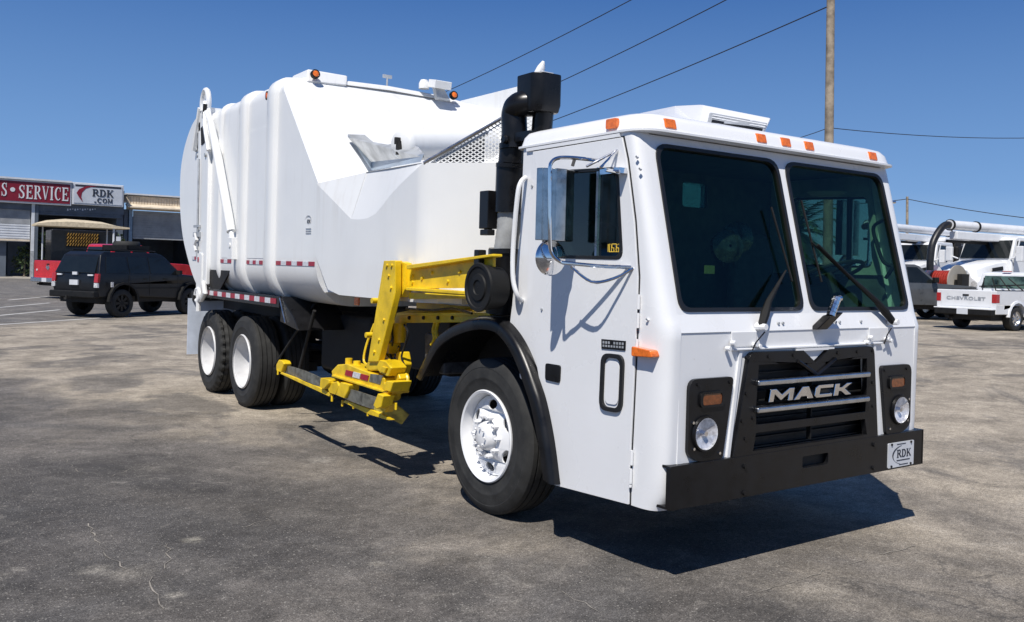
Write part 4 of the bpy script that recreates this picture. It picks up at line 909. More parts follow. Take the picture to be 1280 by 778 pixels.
mb.plate(bk_, [], lambda a, b, t: (*(on_rim(a)+Vector((.06+t, .06+t))), ZR+b), 0, .01); mb.build('screen_shade_panel', paint('shadowed_steel_blue', (.05, .06, .08), .5, .3), TR)  # dark panel paints the shadowed steel behind the mesh
mb = MB(); mb.tube([(*(on_rim(s)+Vector((.03, .03))), ZR+mesh_h(s)-.03) for s in [.05+k*.07 for k in range(7)]], .018, 6); mb.build('screen_brace', GRY, TR)
mb = MB(); mb.box(-1.15, -.85, 2.60, 2.62, 2.42, 2.72, R=Matrix.Rotation(-.0, 3, 'Z')); 
mb = MB(); p = on_rim(.60); mb.box(p.x-.03, p.x+.03, p.y-.05, p.y-.02, 2.45, 2.60); mb.build('screen_junction_box', WB, TR, bevel=.006)

# ---- yellow arm
def SVx(u, v, X): return hit(u, v, 0, X)
co_ = [S(*p, -1.42) for p in ((479.5, 326), (494, 326), (494, 366), (472, 452), (460, 452), (472, 380))]
co_ = [S(*p, -1.42) for p in ((479.5, 326), (494, 326), (494, 366), (472.5, 453), (459.5, 453))]
mb = MB(); mb.sx(co_, -1.42, -1.365); arm = mb.build('arm_column', YEL, TR, bevel=.008)
mb = MB(); c2 = [(a-.16, b) for a, b in co_[:3]]; c2 = [S(*p, -1.30) for p in ((496, 326), (503, 326), (503, 372), (496, 374))]
mb.sx(c2, -1.36, -1.30); mb.build('arm_side_plate', YEL, arm, bevel=.004)
mb = MB(); mb.sx([S(*p, -1.345) for p in ((502, 327), (507.5, 329), (507.5, 362), (503, 372))], -1.355, -1.295); mb.build('arm_flange', YEL, arm, bevel=.004)
for (u, v) in ((469, 376), (461.5, 419)):
    mb = MB(); p = SVx(u, v, -1.40); mb.lathe([(-.03, .001), (-.03, .022), (.03, .022), (.03, .001)], p, (1, 0, 0), 12); mb.build('pivot_pin', YEL, arm)
def yprism(px, X0, X1, name, mtl=YEL, par=TR, bev=.005):
    mb = MB(); mb.sx([S(*p, X0) for p in px], X0, X1); return mb.build(name, mtl, par, bevel=bev)
b1 = yprism([(508, 333), (616, 318.5), (616, 360), (508, 361)], -1.325, -1.30, 'reach_beam')
yprism([(508, 331.5), (616, 317.5), (616, 321), (508, 337)], -1.375, -1.30, 'beam_top_flange', par=b1)
mb = MB(); zz = S(545, 360.5, -1.37); mb.box(-1.375, -1.30, 1.45, S(508, 360, -1.37)[0], zz[1]-.03, zz[1]-.008); mb.build('beam_bottom_flange', YEL, b1, bevel=.004)
yprism([(511, 366), (620, 366), (620, 373), (511, 374)], -1.34, -1.30, 'beam_slide', par=b1)
mb = MB(); mb.tube([SVx(533, 367.5, -1.36), SVx(592, 371, -1.36)], .012, 6); mb.build('hydraulic_pipe', YEL, b1)
mb = MB(); mb.box(-1.0, -.9, 1.5, 3.0, 1.40, 1.62); mb.build('inner_beam', UND, TR)
lb = yprism([(496, 391), (612, 391.5), (612, 403), (491.5, 404)], -1.16, -1.12, 'lower_rail')
a_, b_, c_, d_ = [S(*p, -1.18) for p in ((495.5, 391.5), (612, 391), (612, 381), (499, 381))]
mb = MB(); mb.hexa([(-1.18, a_[0], a_[1]), (-1.18, b_[0], b_[1]), (-1.02, b_[0], b_[1]+.03), (-1.02, a_[0], a_[1]+.03)], [(-1.18, a_[0], a_[1]-.022), (-1.18, b_[0], b_[1]-.022), (-1.02, b_[0], b_[1]), (-1.02, a_[0], a_[1])]); mb.build('rail_top_plate', YEL, lb, bevel=.003)
mb = MB(); mb.box(-1.0, -.98, a_[0]-1.1, a_[0], a_[1]+.03, a_[1]+.09); mb.build('rail_back_plate', YEL, lb)
mb = MB(); pc = SVx(499.5, 404, -1.20); pz = SVx(499, 428, -1.20); mb.lathe([(0, .001), (0, .055), ((pc-pz).length, .055), ((pc-pz).length, .02)], pc, (pz-pc), 18)
lc = mb.build('tilt_cylinder', YEL, TR)
mb = MB(); pe = SVx(498.5, 442, -1.22); mb.tube([pz, pe], .014, 8); mb.build('cylinder_rod', CHR, lc)
cl_ = yprism([(495, 440), (501, 440), (504, 456), (500, 470), (491, 466)], -1.26, -1.18, 'clevis', par=lc, bev=.01)
mb = MB(); pr_ = [SVx(548, 404, -1.14), SVx(546.5, 420, -1.14), SVx(544.5, 438, -1.14)]
for x in (0, .045):
    mb.tube(smooth_path([p+Vector((0, x, 0)) for p in (SVx(548, 403, -1.14), SVx(545.5, 414, -1.14), SVx(547, 424, -1.14), SVx(543, 432, -1.14))], 4), .014, 6)
mb.build('chain', YEL, lb)
mb = MB(); mb.tube(smooth_path([SVx(468, 405, -1.30), SVx(458, 432, -1.34), SVx(455, 452, -1.36), SVx(464, 458, -1.36)], 5), .010, 6)
mb.tube(smooth_path([SVx(486, 395, -1.26), SVx(488, 420, -1.28), SVx(480, 440, -1.30), SVx(488, 452, -1.34)], 5), .012, 6); mb.build('hydraulic_hose', YEL, arm)
for (u, v, w_, h_) in ((481, 412, 9, 10), (485, 435, 8, 12), (478, 440, 8, 12), (479, 400, 6, 8)):
    mb = MB(); a = S(u-w_/2, v+h_/2, -1.28); b = S(u+w_/2, v-h_/2, -1.28); mb.sx(rect(min(a[0], b[0]), max(a[0], b[0]), a[1], b[1], .01), -1.30, -1.2); mb.build('arm_bracket', YEL, arm, bevel=.01)
for pts in ([(492, 384), (489, 392), (484, 404), (487, 420), (482, 436), (485, 450)], [(497, 379), (493, 395), (489, 408), (491, 426), (488, 442), (492, 456)], [(505, 406), (510, 416), (506, 432), (502, 446), (506, 458)]):
    mb = MB(); mb.tube(smooth_path([SVx(u, v, -1.27) for u, v in pts], 5), .009, 6); mb.build('hydraulic_hose', HOSE, arm)
for (u, v) in ((484, 332), (490, 332), (486, 345), (489, 360), (480, 400), (474, 425), (468, 440)):
    mb = MB(); mb.lathe([(0, .001), (0, .013), (.012, .015)], (-1.432, *S(u, v, -1.42)), (1, 0, 0), 6); mb.build('bolt', YEL, arm)
for (u, v) in ((516, 345), (516, 353), (540, 341), (560, 352), (575, 340), (528, 348)):
    mb = MB(); mb.lathe([(0, .001), (0, .013), (.012, .015)], (-1.336, *S(u, v, -1.325)), (1, 0, 0), 6); mb.build('bolt', YEL, b1)
for u in (512, 530, 548, 566):
    mb = MB(); mb.lathe([(0, .001), (0, .015), (.012, .017)], (-1.172, *S(u, 397.5, -1.16)), (1, 0, 0), 6); mb.build('bolt', UND, lb)
mb = MB(); mb.tube(smooth_path([SVx(508, 386, -1.22), SVx(540, 388, -1.22), SVx(565, 386, -1.22), SVx(590, 392, -1.22)], 4), .010, 6); mb.build('hydraulic_hose', HOSE, lb)
mb = MB(); mb.box(-1.1, -.75, 2.45, 2.75, .85, 1.15); mb.build('valve_block', paint('grey_valve_block', (.09, .09, .095), .5, .3, scale=20), TR, bevel=.02)
# gripper
XG = -1.40
gb = yprism([(414, 464), (421.5, 456), (434, 455), (446, 460), (480, 473), (480, 479), (487, 482), (485, 492), (415, 470)], XG-.02, XG+.12, 'gripper_body', bev=.01)
yprism([(415, 468.5), (485, 490.5), (484, 493), (414, 471)], XG-.045, XG+.14, 'gripper_lip', par=gb)
yprism([(483, 476), (491.5, 477.5), (487.5, 490.5), (477, 487)], XG-.06, XG+.10, 'gripper_end_box', par=gb, bev=.008)
yprism([(474, 450), (482, 452), (489, 460), (485, 471), (474, 466), (469, 460)], XG-.02, XG+.12, 'gripper_yoke', par=gb, bev=.012)
yprism([(477, 458), (483, 460), (480, 467), (474, 465)], XG-.035, XG+.0, 'yoke_cap', par=gb, bev=.006)
yprism([(459, 452), (474, 451), (476, 463), (462, 464), (456, 459)], XG-.0, XG+.1, 'arm_foot', par=gb, bev=.012)
yprism([(463, 467.5), (478, 470), (475, 481), (461, 477)], XG-.024, XG, 'gripper_tray', STL, gb, .002)
for (u, v) in ((436, 455.5), (446, 459)): 
    mb = MB(); mb.lathe([(0, .03), (.05, .03), (.05, .001)], SVx(u, v, XG+.05), (0, 0, 1), 10); mb.build('cap', YEL, gb)
mb = MB(); cc = SVx(503, 474, XG+.12); mb.tube([cc+Vector((0, .085*cos(a), .05*sin(a))) for a in [2*pi*k/14 for k in range(15)]], .016, 6); mb.build('lifting_ring', YEL, gb)
yprism([(490, 464), (498, 468), (500, 474), (494, 478)], XG+.05, XG+.14, 'ring_lug', par=gb, bev=.01)
for (u, v) in ((495, 482), (491, 490)):
    mb = MB(); p = SVx(u, v, XG+.1); mb.lathe([(-.08, .001), (-.08, .035), (.08, .035), (.08, .001)], p, (0, 1, .5), 10); mb.build('fitting', YEL, gb, bevel=.004)
# reflector on gripper body
q0, q1, q2, q3 = [S(*p, XG-.021) for p in ((433, 462.5), (462, 470), (460.5, 476.5), (431.5, 469))]
for k, mm in enumerate((REFR, REFW, REFR)):
    t0, t1 = k/3, (k+1)/3-.02
    mb = MB(); lerp = lambda a, b, t: (a[0]+(b[0]-a[0])*t, a[1]+(b[1]-a[1])*t)
    mb.sx([lerp(q0, q1, t0), lerp(q0, q1, t1), lerp(q3, q2, t1), lerp(q3, q2, t0)], XG-.026, XG-.020); mb.build('reflector_strip', mm, gb)
def belt(top, bot, xs, th, name, mtl):   # curved band: image line for its top and bottom edge, X offset for each station
    mb = MB(); L = []
    for (t, b, x) in zip(top, bot, xs):
        p, q = SVx(*t, x), SVx(*b, x); L.append([p, q, q+Vector((th, 0, 0)), p+Vector((th, 0, 0))])
    mb.ring(L); return mb.build(name, mtl, gb, smooth=50)
belt([(352, 456), (366, 459), (380, 463.5), (392, 468.5), (403, 474)], [(351, 465.5), (365, 470), (380, 476), (392, 481), (404, 486)], [-1.36, -1.40, -1.43, -1.43, -1.40], .012, 'gripper_belt', STL)
belt([(434, 486), (446, 489), (458, 493), (470, 497)], [(431, 499), (444, 504), (456, 508.5), (467, 512)], [-1.44, -1.46, -1.46, -1.42], .012, 'gripper_belt', STL)
belt([(473, 493.5), (484, 499), (496, 507), (510, 518.5)], [(466, 511), (478, 518), (489, 524), (501, 530.5)], [-1.42, -1.40, -1.33, -1.24], .012, 'gripper_belt', paint('worn_olive_steel', (.42, .36, .07), .35, .3, scale=12, dirt=(.16, .14, .08)))
yprism([(345, 455.5), (348, 450), (353, 451.5), (355, 455), (351, 466), (345, 463.5)], -1.42, -1.34, 'gripper_tip', par=gb, bev=.012)
yprism([(351, 465.5), (366, 471), (404, 486.5), (414, 493), (411, 496), (368, 476), (350, 467.5)], -1.43, -1.41, 'gripper_finger', par=gb, bev=.005)
yprism([(431, 500.5), (466, 513), (490, 525), (486, 526), (462, 519), (428, 503)], -1.43, -1.40, 'gripper_finger', par=gb, bev=.005)
yprism([(400, 472.5), (411, 475), (411, 480), (405, 487), (399, 484)], -1.46, -1.36, 'knuckle', par=gb, bev=.012)
yprism([(411, 476), (416, 478), (421, 476.5), (424, 483), (419, 494), (411, 491), (408, 484)], -1.44, -1.34, 'knuckle_link', par=gb, bev=.012)
yprism([(425, 478), (436, 481), (435, 488), (430, 498.5), (419, 494)], -1.47, -1.37, 'knuckle', par=gb, bev=.01)
yprism([(472, 492), (479, 495), (476, 509), (470, 511.5), (466, 507)], -1.50, -1.40, 'belt_clamp', par=gb, bev=.008)
yprism([(480, 502), (487, 505), (481, 516), (474, 513)], -1.43, -1.36, 'belt_pad', par=gb, bev=.006)
for (u, v) in ((347.5, 466), (415, 499), (428, 505), (442, 508), (460, 517), (495, 509)):
    mb = MB(); p = SVx(u, v, -1.42); mb.tube([p+Vector((0, 0, .03)), p-Vector((0, 0, .02))], .010, 6); mb.build('bolt', YEL, gb)

# ---- air intake stack behind the cab
PXX = -1.08
def pp(u, v, X=PXX): return hit(u, v, 0, X)
mb = MB(); c = hit(675, 120, 0, -.98)
zt, zb = hit(675, 95, 0, -.98).z, hit(675, 133, 0, -.98).z
oct_ = lambda r: [(c.x-.02+r*a, c.y+r*b) for a, b in ((-1, -.5), (-.5, -1), (.5, -1), (1, -.5), (1, .6), (.5, 1), (-.5, 1), (-1, .6))]
oc = rp([(c.x-.115, c.y-.06), (c.x-.06, c.y-.115), (c.x+.09, c.y-.115), (c.x+.115, c.y-.06), (c.x+.115, c.y+.115), (c.x-.115, c.y+.115)], .02)
mb.ring([[(x, y, zt) for x, y in oc], [(x, y, zb) for x, y in oc], [(c.x+(x-c.x)*.9, c.y+(y-c.y)*.9, zb-.05) for x, y in oc]])
ai = mb.build('air_intake', BK, TR, bevel=.008)
mb = MB(); mb.tube([(c.x-.03, c.y, zt-.02), (c.x-.01, c.y-.02, zt+.05), (c.x-.0, c.y-.03, zt+.09)], [.036, .028, .010], 10); mb.box(c.x-.02, c.x+.07, c.y-.05, c.y+.05, zt, zt+.02); mb.build('intake_horn', W, ai)
mb = MB(); p1 = Vector((c.x, c.y+.05, zb+.03))
mb.tube(smooth_path([Vector((c.x-.02, c.y+.02, zb+.02)), pp(652, 131)+Vector((0, .02, .0)), pp(643, 142), pp(643, 165), pp(642, 185)], 6), .088, 18); mb.build('intake_elbow', BK, ai, smooth=50)
mb = MB(); mb.tube([pp(642, 180), pp(642, 187)], .098, 18); mb.tube([pp(640, 186), pp(638.5, 204)], .085, 18); mb.tube([pp(639, 203), pp(637, 210), pp(635, 266)], [.085, .092, .092], 18); mb.tube([pp(638.4, 205), pp(638, 210)], .1, 18); mb.build('intake_pipe', BK, ai, smooth=50)
mb = MB(); mb.tube([Vector((c.x+.02, c.y-.02, zb+.02)), Vector((c.x+.03, c.y+.02, 2.50))], .07, 14); mb.box(c.x-.15, c.x+.2, c.y-.1, c.y+.1, 2.50, 2.56); mb.build('exhaust_pipe', BK, TR)
mb = MB(); mb.tube(smooth_path([pp(635, 262), pp(634, 285), pp(632, 300), pp(629, 322)], 8), [.070+.002*(k % 2) for k in range(25)], 18); mb.build('flexible_duct', FLEX, ai, smooth=50)
mb = MB(); mb.tube(smooth_path([pp(630, 312), pp(628, 335), pp(628, 360), pp(626, 392)], 5), [.105]*16, 18)
mb.tube([pp(630, 312), pp(630, 318)], .11, 16); mb.tube([pp(622, 352, -1.08), pp(612, 359, -1.25)], .12, 18); mb.box(-1.17, -.95, pp(640, 400).y, pp(612, 400).y, 1.25, 1.34); mb.build('intake_lower_elbow', BK, ai, smooth=50)
mb = MB(); cdx = pp(598.5, 359.5, -1.40); mb.lathe([(.17, .09), (.15, .135), (.02, .150), (.0, .160), (-.012, .155), (-.012, .135), (-.004, .13), (-.002, .09), (-.012, .085), (-.014, .05), (-.006, .045), (-.008, .001)], cdx, (1, 0, 0), 40); mb.build('air_cleaner', BKM, TR, smooth=40)
mb = MB(); mb.box(-.03, .03, -.03, .03, -.05, .05, o=pp(600, 322, -1.34)); mb.tube([pp(600, 325, -1.34), pp(602, 338, -1.34)], .012, 6); mb.build('restriction_gauge', BK, TR, bevel=.006)
mb = MB(); mb.box(-.03, .06, -.035, .075, -.16, .10, o=pp(611, 257, -1.16)); mb.box(-.03, .03, -.05, .05, -.20, -.16, o=pp(610, 258, -1.16)); mb.lathe([(0, .001), (0, .03), (.05, .03), (.05, .001)], pp(610.5, 279, -1.15), (0, 0, -1), 10); mb.build('rear_speaker_box', BK, TR, bevel=.006)
mb = MB(); mb.box(-1.0, -.98, 1.60, 1.75, 1.3, 2.45); mb.build('stack_bracket', WD, TR)
mb = MB(); mb.lathe([(0, .001), (0, .025), (.02, .03)], pp(628.5, 174, -1.2), (1, 0, 0), 10); mb.build('bolt', BK, ai)

# ================================================================== other vehicles (local x forward, y left, z up)
def wheel(par, x, y, R, w, rimm, hubm=None, n=28, spokes=0):
    s_ = 1 if y > 0 else -1
    mb = MB(); h = w/2; mb.lathe([(-h*.7, R*.55), (-h, R*.62), (-h*1.02, R*.85), (-h*.85, R*.97), (-h*.6, R), (h*.6, R), (h*.85, R*.97), (h*1.02, R*.85), (h, R*.62), (h*.7, R*.55)], (x, y, R), (0, 1, 0), n)
    t = mb.build('tyre', RUB, par)
    mb = MB(); mb.lathe([(s_*h*.98, R*.60), (s_*h*.9, R*.57), (s_*h*.45, R*.5), (s_*h*.5, R*.22), (s_*h*.75, R*.18), (s_*h*.75, .001)], (x, y, R), (0, 1, 0), n); r = mb.build('wheel_rim', rimm, t)
    if spokes:
        mb = MB()
        for k in range(spokes):
            a = 2*pi*k/spokes; d = Vector((cos(a), 0, sin(a))); q = Vector((-sin(a), 0, cos(a))); c = Vector((x, y+s_*h*.62, R))
            p = [c+d*R*.15+q*R*.07, c+d*R*.56+q*R*.10, c+d*R*.56-q*R*.10, c+d*R*.15-q*R*.07]; mb.hexa(p, [v+Vector((0, s_*.02, 0)) for v in p])
        mb.build('spokes', hubm, t)
    return t
def side(mb, outline, W_, taper=None):   # body lofted across its width; taper(z) gives half width
    prof = outline; hw = taper or (lambda x, z: W_/2)
    n = len(prof); tri = tessellate_polygon([[Vector((a, b, 0)) for a, b in prof]])
    vs = [(a, -hw(a, b), b) for a, b in prof]+[(a, hw(a, b), b) for a, b in prof]
    return mb.add(vs, [tuple(t) for t in tri]+[tuple(n+i for i in reversed(t)) for t in tri]+[(i, (i+1) % n, n+(i+1) % n, n+i) for i in range(n)])
def arc(cx, cz, r, a0, a1, n=8): return [(cx+r*cos(radians(a0+(a1-a0)*k/n)), cz+r*sin(radians(a0+(a1-a0)*k/n))) for k in range(n+1)]
def body_outline(xr, xf, z0, belt, ra, fa, wr, nose, rz=None):
    return [(xr, z0)]+arc(ra, wr[1], wr[0], 185, -5)[0:]+arc(fa, wr[1], wr[0], 185, -5)+[(xf, z0), (xf+.02, z0+.25)]+nose+[(xr, belt)]
def glassq(par, pts, W_, hw, name='window', m=GLD, off=.012):
    for s_ in (-1, 1):
        mb = MB(); mb.add([(x, s_*(hw(x, z)+off), z) for x, z in pts]+[(x, s_*(hw(x, z)-.03), z) for x, z in pts], [tuple(range(len(pts))), tuple(reversed(range(len(pts), 2*len(pts))))]+[(i, (i+1) % len(pts), len(pts)+(i+1) % len(pts), len(pts)+i) for i in range(len(pts))])
        mb.build(name, m, par)
def endpanel(par, name, m, x0, x1, y0, y1, z0, z1, x0t=None, bevel=.01, ty=0):   # slanted box at a vehicle's end
    a = x0; b = x1; dx = 0 if x0t is None else x0t-x0
    mb = MB(); mb.hexa([(a, y0, z0), (b, y0, z0), (b, y1, z0), (a, y1, z0)], [(a+dx, y0+ty, z1), (b+dx, y0+ty, z1), (b+dx, y1-ty, z1), (a+dx, y1-ty, z1)]); return mb.build(name, m, par, bevel=bevel)
def heading(hr, hf): v = RT.xy*hr+FW.xy*hf; return math.atan2(v.y, v.x)

# black sport utility vehicle, rear right wheel at this ground point
def black_suv():
    rz = radians(31); hw_ = lambda x, z: .88 if z < 1.18 else .88-(z-1.18)*.30
    p = Vector((*G(148.6, 397), 0)); R = .40; rx, ry = -1.28, -.76
    o = p-Matrix.Rotation(rz, 3, 'Z') @ Vector((rx, ry, 0))
    t = thing('parked_suv', 'black boxy sport utility vehicle with roof rack and white stickers on its tailgate', 'suv', (o.x, o.y, gh(o.x, o.y)), rz)
    ol = [(-2.05, .58)]+arc(-1.28, .46, .47, 165, 15)+[(.78, .50)]+arc(1.30, .46, .47, 165, 15)+[(2.05, .62), (2.12, .95), (2.06, 1.14), (.95, 1.22), (.30, 1.78), (.1, 1.83), (-1.75, 1.83), (-1.90, 1.74), (-2.08, 1.20), (-2.12, .9)]
    mb = MB(); side(mb, ol, 1.76, hw_); mb.build('body', BLKC, t, bevel=.03, smooth=30)
    for pts in ([(-1.85, 1.24), (-1.10, 1.24), (-1.10, 1.70), (-1.74, 1.70)], [(-1.02, 1.24), (-.35, 1.24), (-.35, 1.70), (-1.02, 1.70)], [(-.27, 1.24), (.72, 1.24), (.28, 1.70), (-.27, 1.70)]): glassq(t, pts, 1.76, hw_)
    for s_ in (-1, 1):
        for x in (-1.06, -.31, .78):
            mb = MB(); mb.box(x-.008, x+.008, s_*.884-.004, s_*.884+.004, .62, 1.19); mb.build('door_gap', GASK, t)
        for x in (-.45, .30):
            mb = MB(); mb.box(x-.09, x+.03, s_*.90-.015, s_*.90+.015, 1.07, 1.10); mb.build('door_handle', BKM, t)
        mb = MB(); mb.box(-.85, .85, s_*.889-.010, s_*.889+.010, .80, .85); mb.build('side_moulding', BKM, t)
    endpanel(t, 'rear_window', GLD, -2.115, -2.05, -.74, .74, 1.24, 1.68, -1.935, ty=.08)
    endpanel(t, 'windscreen', GLD, .93, .97, -.76, .76, 1.24, 1.74, .36, ty=.08)
    endpanel(t, 'rear_bumper', BKM, -2.24, -2.05, -.86, .86, .56, .74, bevel=.03)
    for s_ in (-1, 1):
        endpanel(t, 'tail_light', REDL, -2.145, -2.06, s_*.82-.07, s_*.82+.07, .98, 1.22, -2.12); endpanel(t, 'reverse_light', LAMP, -2.148, -2.08, s_*.82-.068, s_*.82+.068, .84, .97)
        for xx in (-1.28, 1.30):
            mb = MB(); mb.ring([[(x, s_*.86, z), (x, s_*.97, z), (x2, s_*.97, z2), (x2, s_*.86, z2)] for (x, z), (x2, z2) in zip(arc(xx, .46, .47, 180, 0), arc(xx, .46, .53, 180, 0))]); mb.build('wheel_flare', BKM, t)
        mb = MB(); mb.tube([(-1.7, s_*.62, 1.88), (.1, s_*.62, 1.88)], .02, 8); mb.build('roof_rail', BKM, t)
        mb = MB(); mb.box(-1.78, -1.70, s_*.99-.01, s_*.99+.01, .86, 1.0, R=Matrix.Rotation(.0, 3, 'Y')); mb.build('flare_reflector', LAMP, t)
    endpanel(t, 'number_plate', SIGNW, -2.165, -2.12, -.16, .16, .90, 1.04, bevel=0)
    for y, z, a, b in ((-.60, 1.18, .10, .04), (.60, 1.18, .09, .04), (.0, 1.22, .09, .08)): endpanel(t, 'sticker', SIGNW, -2.135, -2.09, y-a, y+a, z-b/2, z+b/2, bevel=0)
    mb = MB(); mb.box(-.80, .05, -.5, .5, 1.88, 1.92); mb.box(-.80, .05, -.5, -.46, 1.90, 2.04); mb.box(-.80, .05, .46, .5, 1.90, 2.04); mb.box(-.80, -.76, -.5, .5, 1.90, 2.04); mb.box(.01, .05, -.5, .5, 1.90, 2.04); rk = mb.build('roof_basket', BKM, t)
    mb = MB(); mb.lathe([(-.1, .2), (-.12, .34), (-.06, .38), (.06, .38), (.12, .34), (.1, .2)], (-.38, 0, 2.04), (0, 0, 1), 24); mb.build('spare_tyre', RUB, rk)
    mb = MB(); mb.hexa([(.98, -.6, 1.225), (1.35, -.5, 1.20), (1.35, .5, 1.20), (.98, .6, 1.225)], [(.98, -.6, 1.25), (1.35, -.5, 1.215), (1.35, .5, 1.215), (.98, .6, 1.25)]); mb.build('cowl_glint', WHC, t)  # white strip paints the sunlit reflection at the windscreen cowl
    mb = MB(); mb.box(-2.42, -2.2, -.05, .05, .5, .56); mb.lathe([(0, .001), (0, .03), (.06, .03), (.06, .001)], (-2.38, 0, .56), (0, 0, 1), 10); mb.build('tow_hitch', UND, t)
    mb = MB(); mb.box(-2.0, 2.0, -.7, .7, .42, .58); mb.tube([(-1.28, -.7, .4), (-1.28, .7, .4)], .06); mb.tube([(1.3, -.7, .4), (1.3, .7, .4)], .05); mb.build('underbody', UND, t)
    for x in (-1.28, 1.30):
        for y in (-.76, .76): wheel(t, x, y, R, .27, BKM, BK, spokes=8)
    for s_ in (-1, 1): mb = MB(); mb.box(.70, .80, s_*.94-.08, s_*.94+.08, 1.22, 1.34); mb.build('door_mirror', BKM, t)
black_suv()

def pickup(name, label, o, rz, m, s, plate=True, lettering=None, tall=0, tonneau=False):
    t = thing(name, label, 'pickup truck', (o.x, o.y, gh(o.x, o.y)), rz)
    L2 = s['L']/2; W2 = s['W']/2; zb = s['bed']; zt = s['roof']; R = s['R']; ra, fa = s['ra'], s['fa']; z0 = s['sill']; cr = s['cab']   # cab: rear x, roof front x, windscreen foot x
    hw_ = lambda x, z: W2 if z < zb else W2-(z-zb)*.28
    wa = R+.07
    ol = [(-L2, z0+.06)]+arc(ra, R+.03, wa, 168, 12)+arc(fa, R+.03, wa, 168, 12)+[(L2-.1, z0), (L2, z0+.25), (L2-.06, zb-.12), (L2-.35, zb-.04), (cr[2], zb+.03), (cr[1]+.08, zt-.05), (cr[1]-.08, zt), (cr[0]+.22, zt+.0), (cr[0]+.10, zt-.06), (cr[0], zb+.02), (cr[0]-.0, zb-.38), (-L2+.06, zb-.38), (-L2+.06, zb), (-L2, zb)]
    mb = MB(); side(mb, ol, W2*2, hw_); mb.build('body', m, t, bevel=.025, smooth=30)
    for s_ in (-1, 1):
        mb = MB(); mb.box(-L2+.03, cr[0]+.02, s_*(W2-.03)-.03, s_*(W2-.03)+.028, zb-.4, zb+.004); mb.build('bed_side', m, t, bevel=.015)
        mb = MB(); mb.box(-L2+.02, cr[0]+.02, s_*(W2-.03)-.035, s_*(W2-.03)+.033, zb+.004, zb+.02); mb.build('bed_rail', BKM if not tall else m, t)
        endpanel(t, 'tail_light', REDL, -L2-.012, -L2+.16, s_*(W2-.06)-.065, s_*(W2-.06)+.068, zb-.34, zb-.10)
        ringa = MB(); ringa.ring([[(x, s_*(W2-.05), z), (x, s_*(W2+.035), z), (x2, s_*(W2+.02), z2), (x2, s_*(W2-.05), z2)] for (x, z), (x2, z2) in zip(arc(ra, R+.03, wa, 178, 2), arc(ra, R+.03, wa+.06, 178, 2))]); ringa.build('wheel_arch_lip', m, t)
        mb = MB(); mb.box(cr[2]-.28, cr[2]-.12, s_*(W2+.13)-.09, s_*(W2+.13)+.07, zb+.06, zb+.24); mb.build('door_mirror', BKM, t, bevel=.02)
    sx0, sx1 = cr[0]+.22, cr[1]
    if s.get('crew'):
        mid = (cr[0]+cr[2])/2-.1
        glassq(t, [(cr[0]+.12, zb+.05), (mid-.05, zb+.05), (mid-.05, zt-.09), (cr[0]+.25, zt-.09)], 0, hw_)
        glassq(t, [(mid+.05, zb+.05), (cr[2]-.12, zb+.05), (cr[1]-.02, zt-.09), (mid+.05, zt-.09)], 0, hw_)
    else: glassq(t, [(cr[0]+.14, zb+.05), (cr[2]-.14, zb+.05), (cr[1]-.04, zt-.09), (cr[0]+.24, zt-.09)], 0, hw_)
    dz = zt-zb
    endpanel(t, 'rear_window', s.get('rw', GLD), cr[0]-.012, cr[0]+.03, -W2+.16, W2-.16, zb+.06, zt-.12, cr[0]+.075, ty=.07)
    endpanel(t, 'windscreen', GLD, cr[2]+.0, cr[2]+.04, -W2+.12, W2-.12, zb+.07, zt-.08, cr[1]+.10, ty=.08)
    tg_ = endpanel(t, 'tailgate', m, -L2-.008, -L2+.03, -W2+.135, W2-.135, z0+.26, zb-.01)
    endpanel(t, 'tailgate_handle', BKM, -L2-.02, -L2, -.09, .09, zb-.17, zb-.12, bevel=.005)
    rb = endpanel(t, 'rear_bumper', s.get('bump', CHR), -L2-.16, -L2+.02, -W2+.02, W2-.02, z0+.02, z0+.20, bevel=.03)
    if plate: endpanel(t, 'number_plate', SIGNW, -L2-.172, -L2-.15, -.16, .16, z0+.04, z0+.19, bevel=0)
    mb = MB(); mb.box(-L2+.1, L2-.2, -W2+.2, W2-.2, z0-.12, z0+.1); mb.tube([(ra, -W2+.2, R), (ra, W2-.2, R)], .07); mb.tube([(-L2+.1, W2-.4, z0-.05), (-L2-.08, W2-.4, z0-.05)], .04); mb.build('underbody', UND, t)
    for x in (ra, fa):
        for y in (-W2+.13, W2-.13): wheel(t, x, y, R, .24, s.get('rim', ALU), s.get('hub', CHR), spokes=5)
    return t
def place(local, rz, world_pt): return Vector(world_pt)-Matrix.Rotation(rz, 3, 'Z') @ Vector(local)
# red pickup
sR = dict(L=6.0, W=2.05, bed=1.50, roof=2.24, R=.44, ra=-1.75, fa=1.85, sill=.62, cab=(-.95, .55, 1.15), crew=True, bump=ALU)
rz = radians(22); o = place((-3.0, 0, 0), rz, D(60, 350, 35.0)); o.z = 0
t = pickup('red_pickup', 'red crew cab pickup truck parked behind the black vehicle with its tailgate showing', o, rz, REDP, sR)
mb = MB(); mb.sx([(-.13, 1.22), (0, 1.12), (.13, 1.22), (.08, 1.33), (0, 1.27), (-.08, 1.33)], -3.03, -3.0); mb.build('tailgate_badge', CHR, t)
mb = MB(); mb.lathe([(0, .001), (0, .04), (.02, .04)], (-3.03, .78, 1.12), (1, 0, 0), 12); mb.build('round_sticker', SIGNW, t)
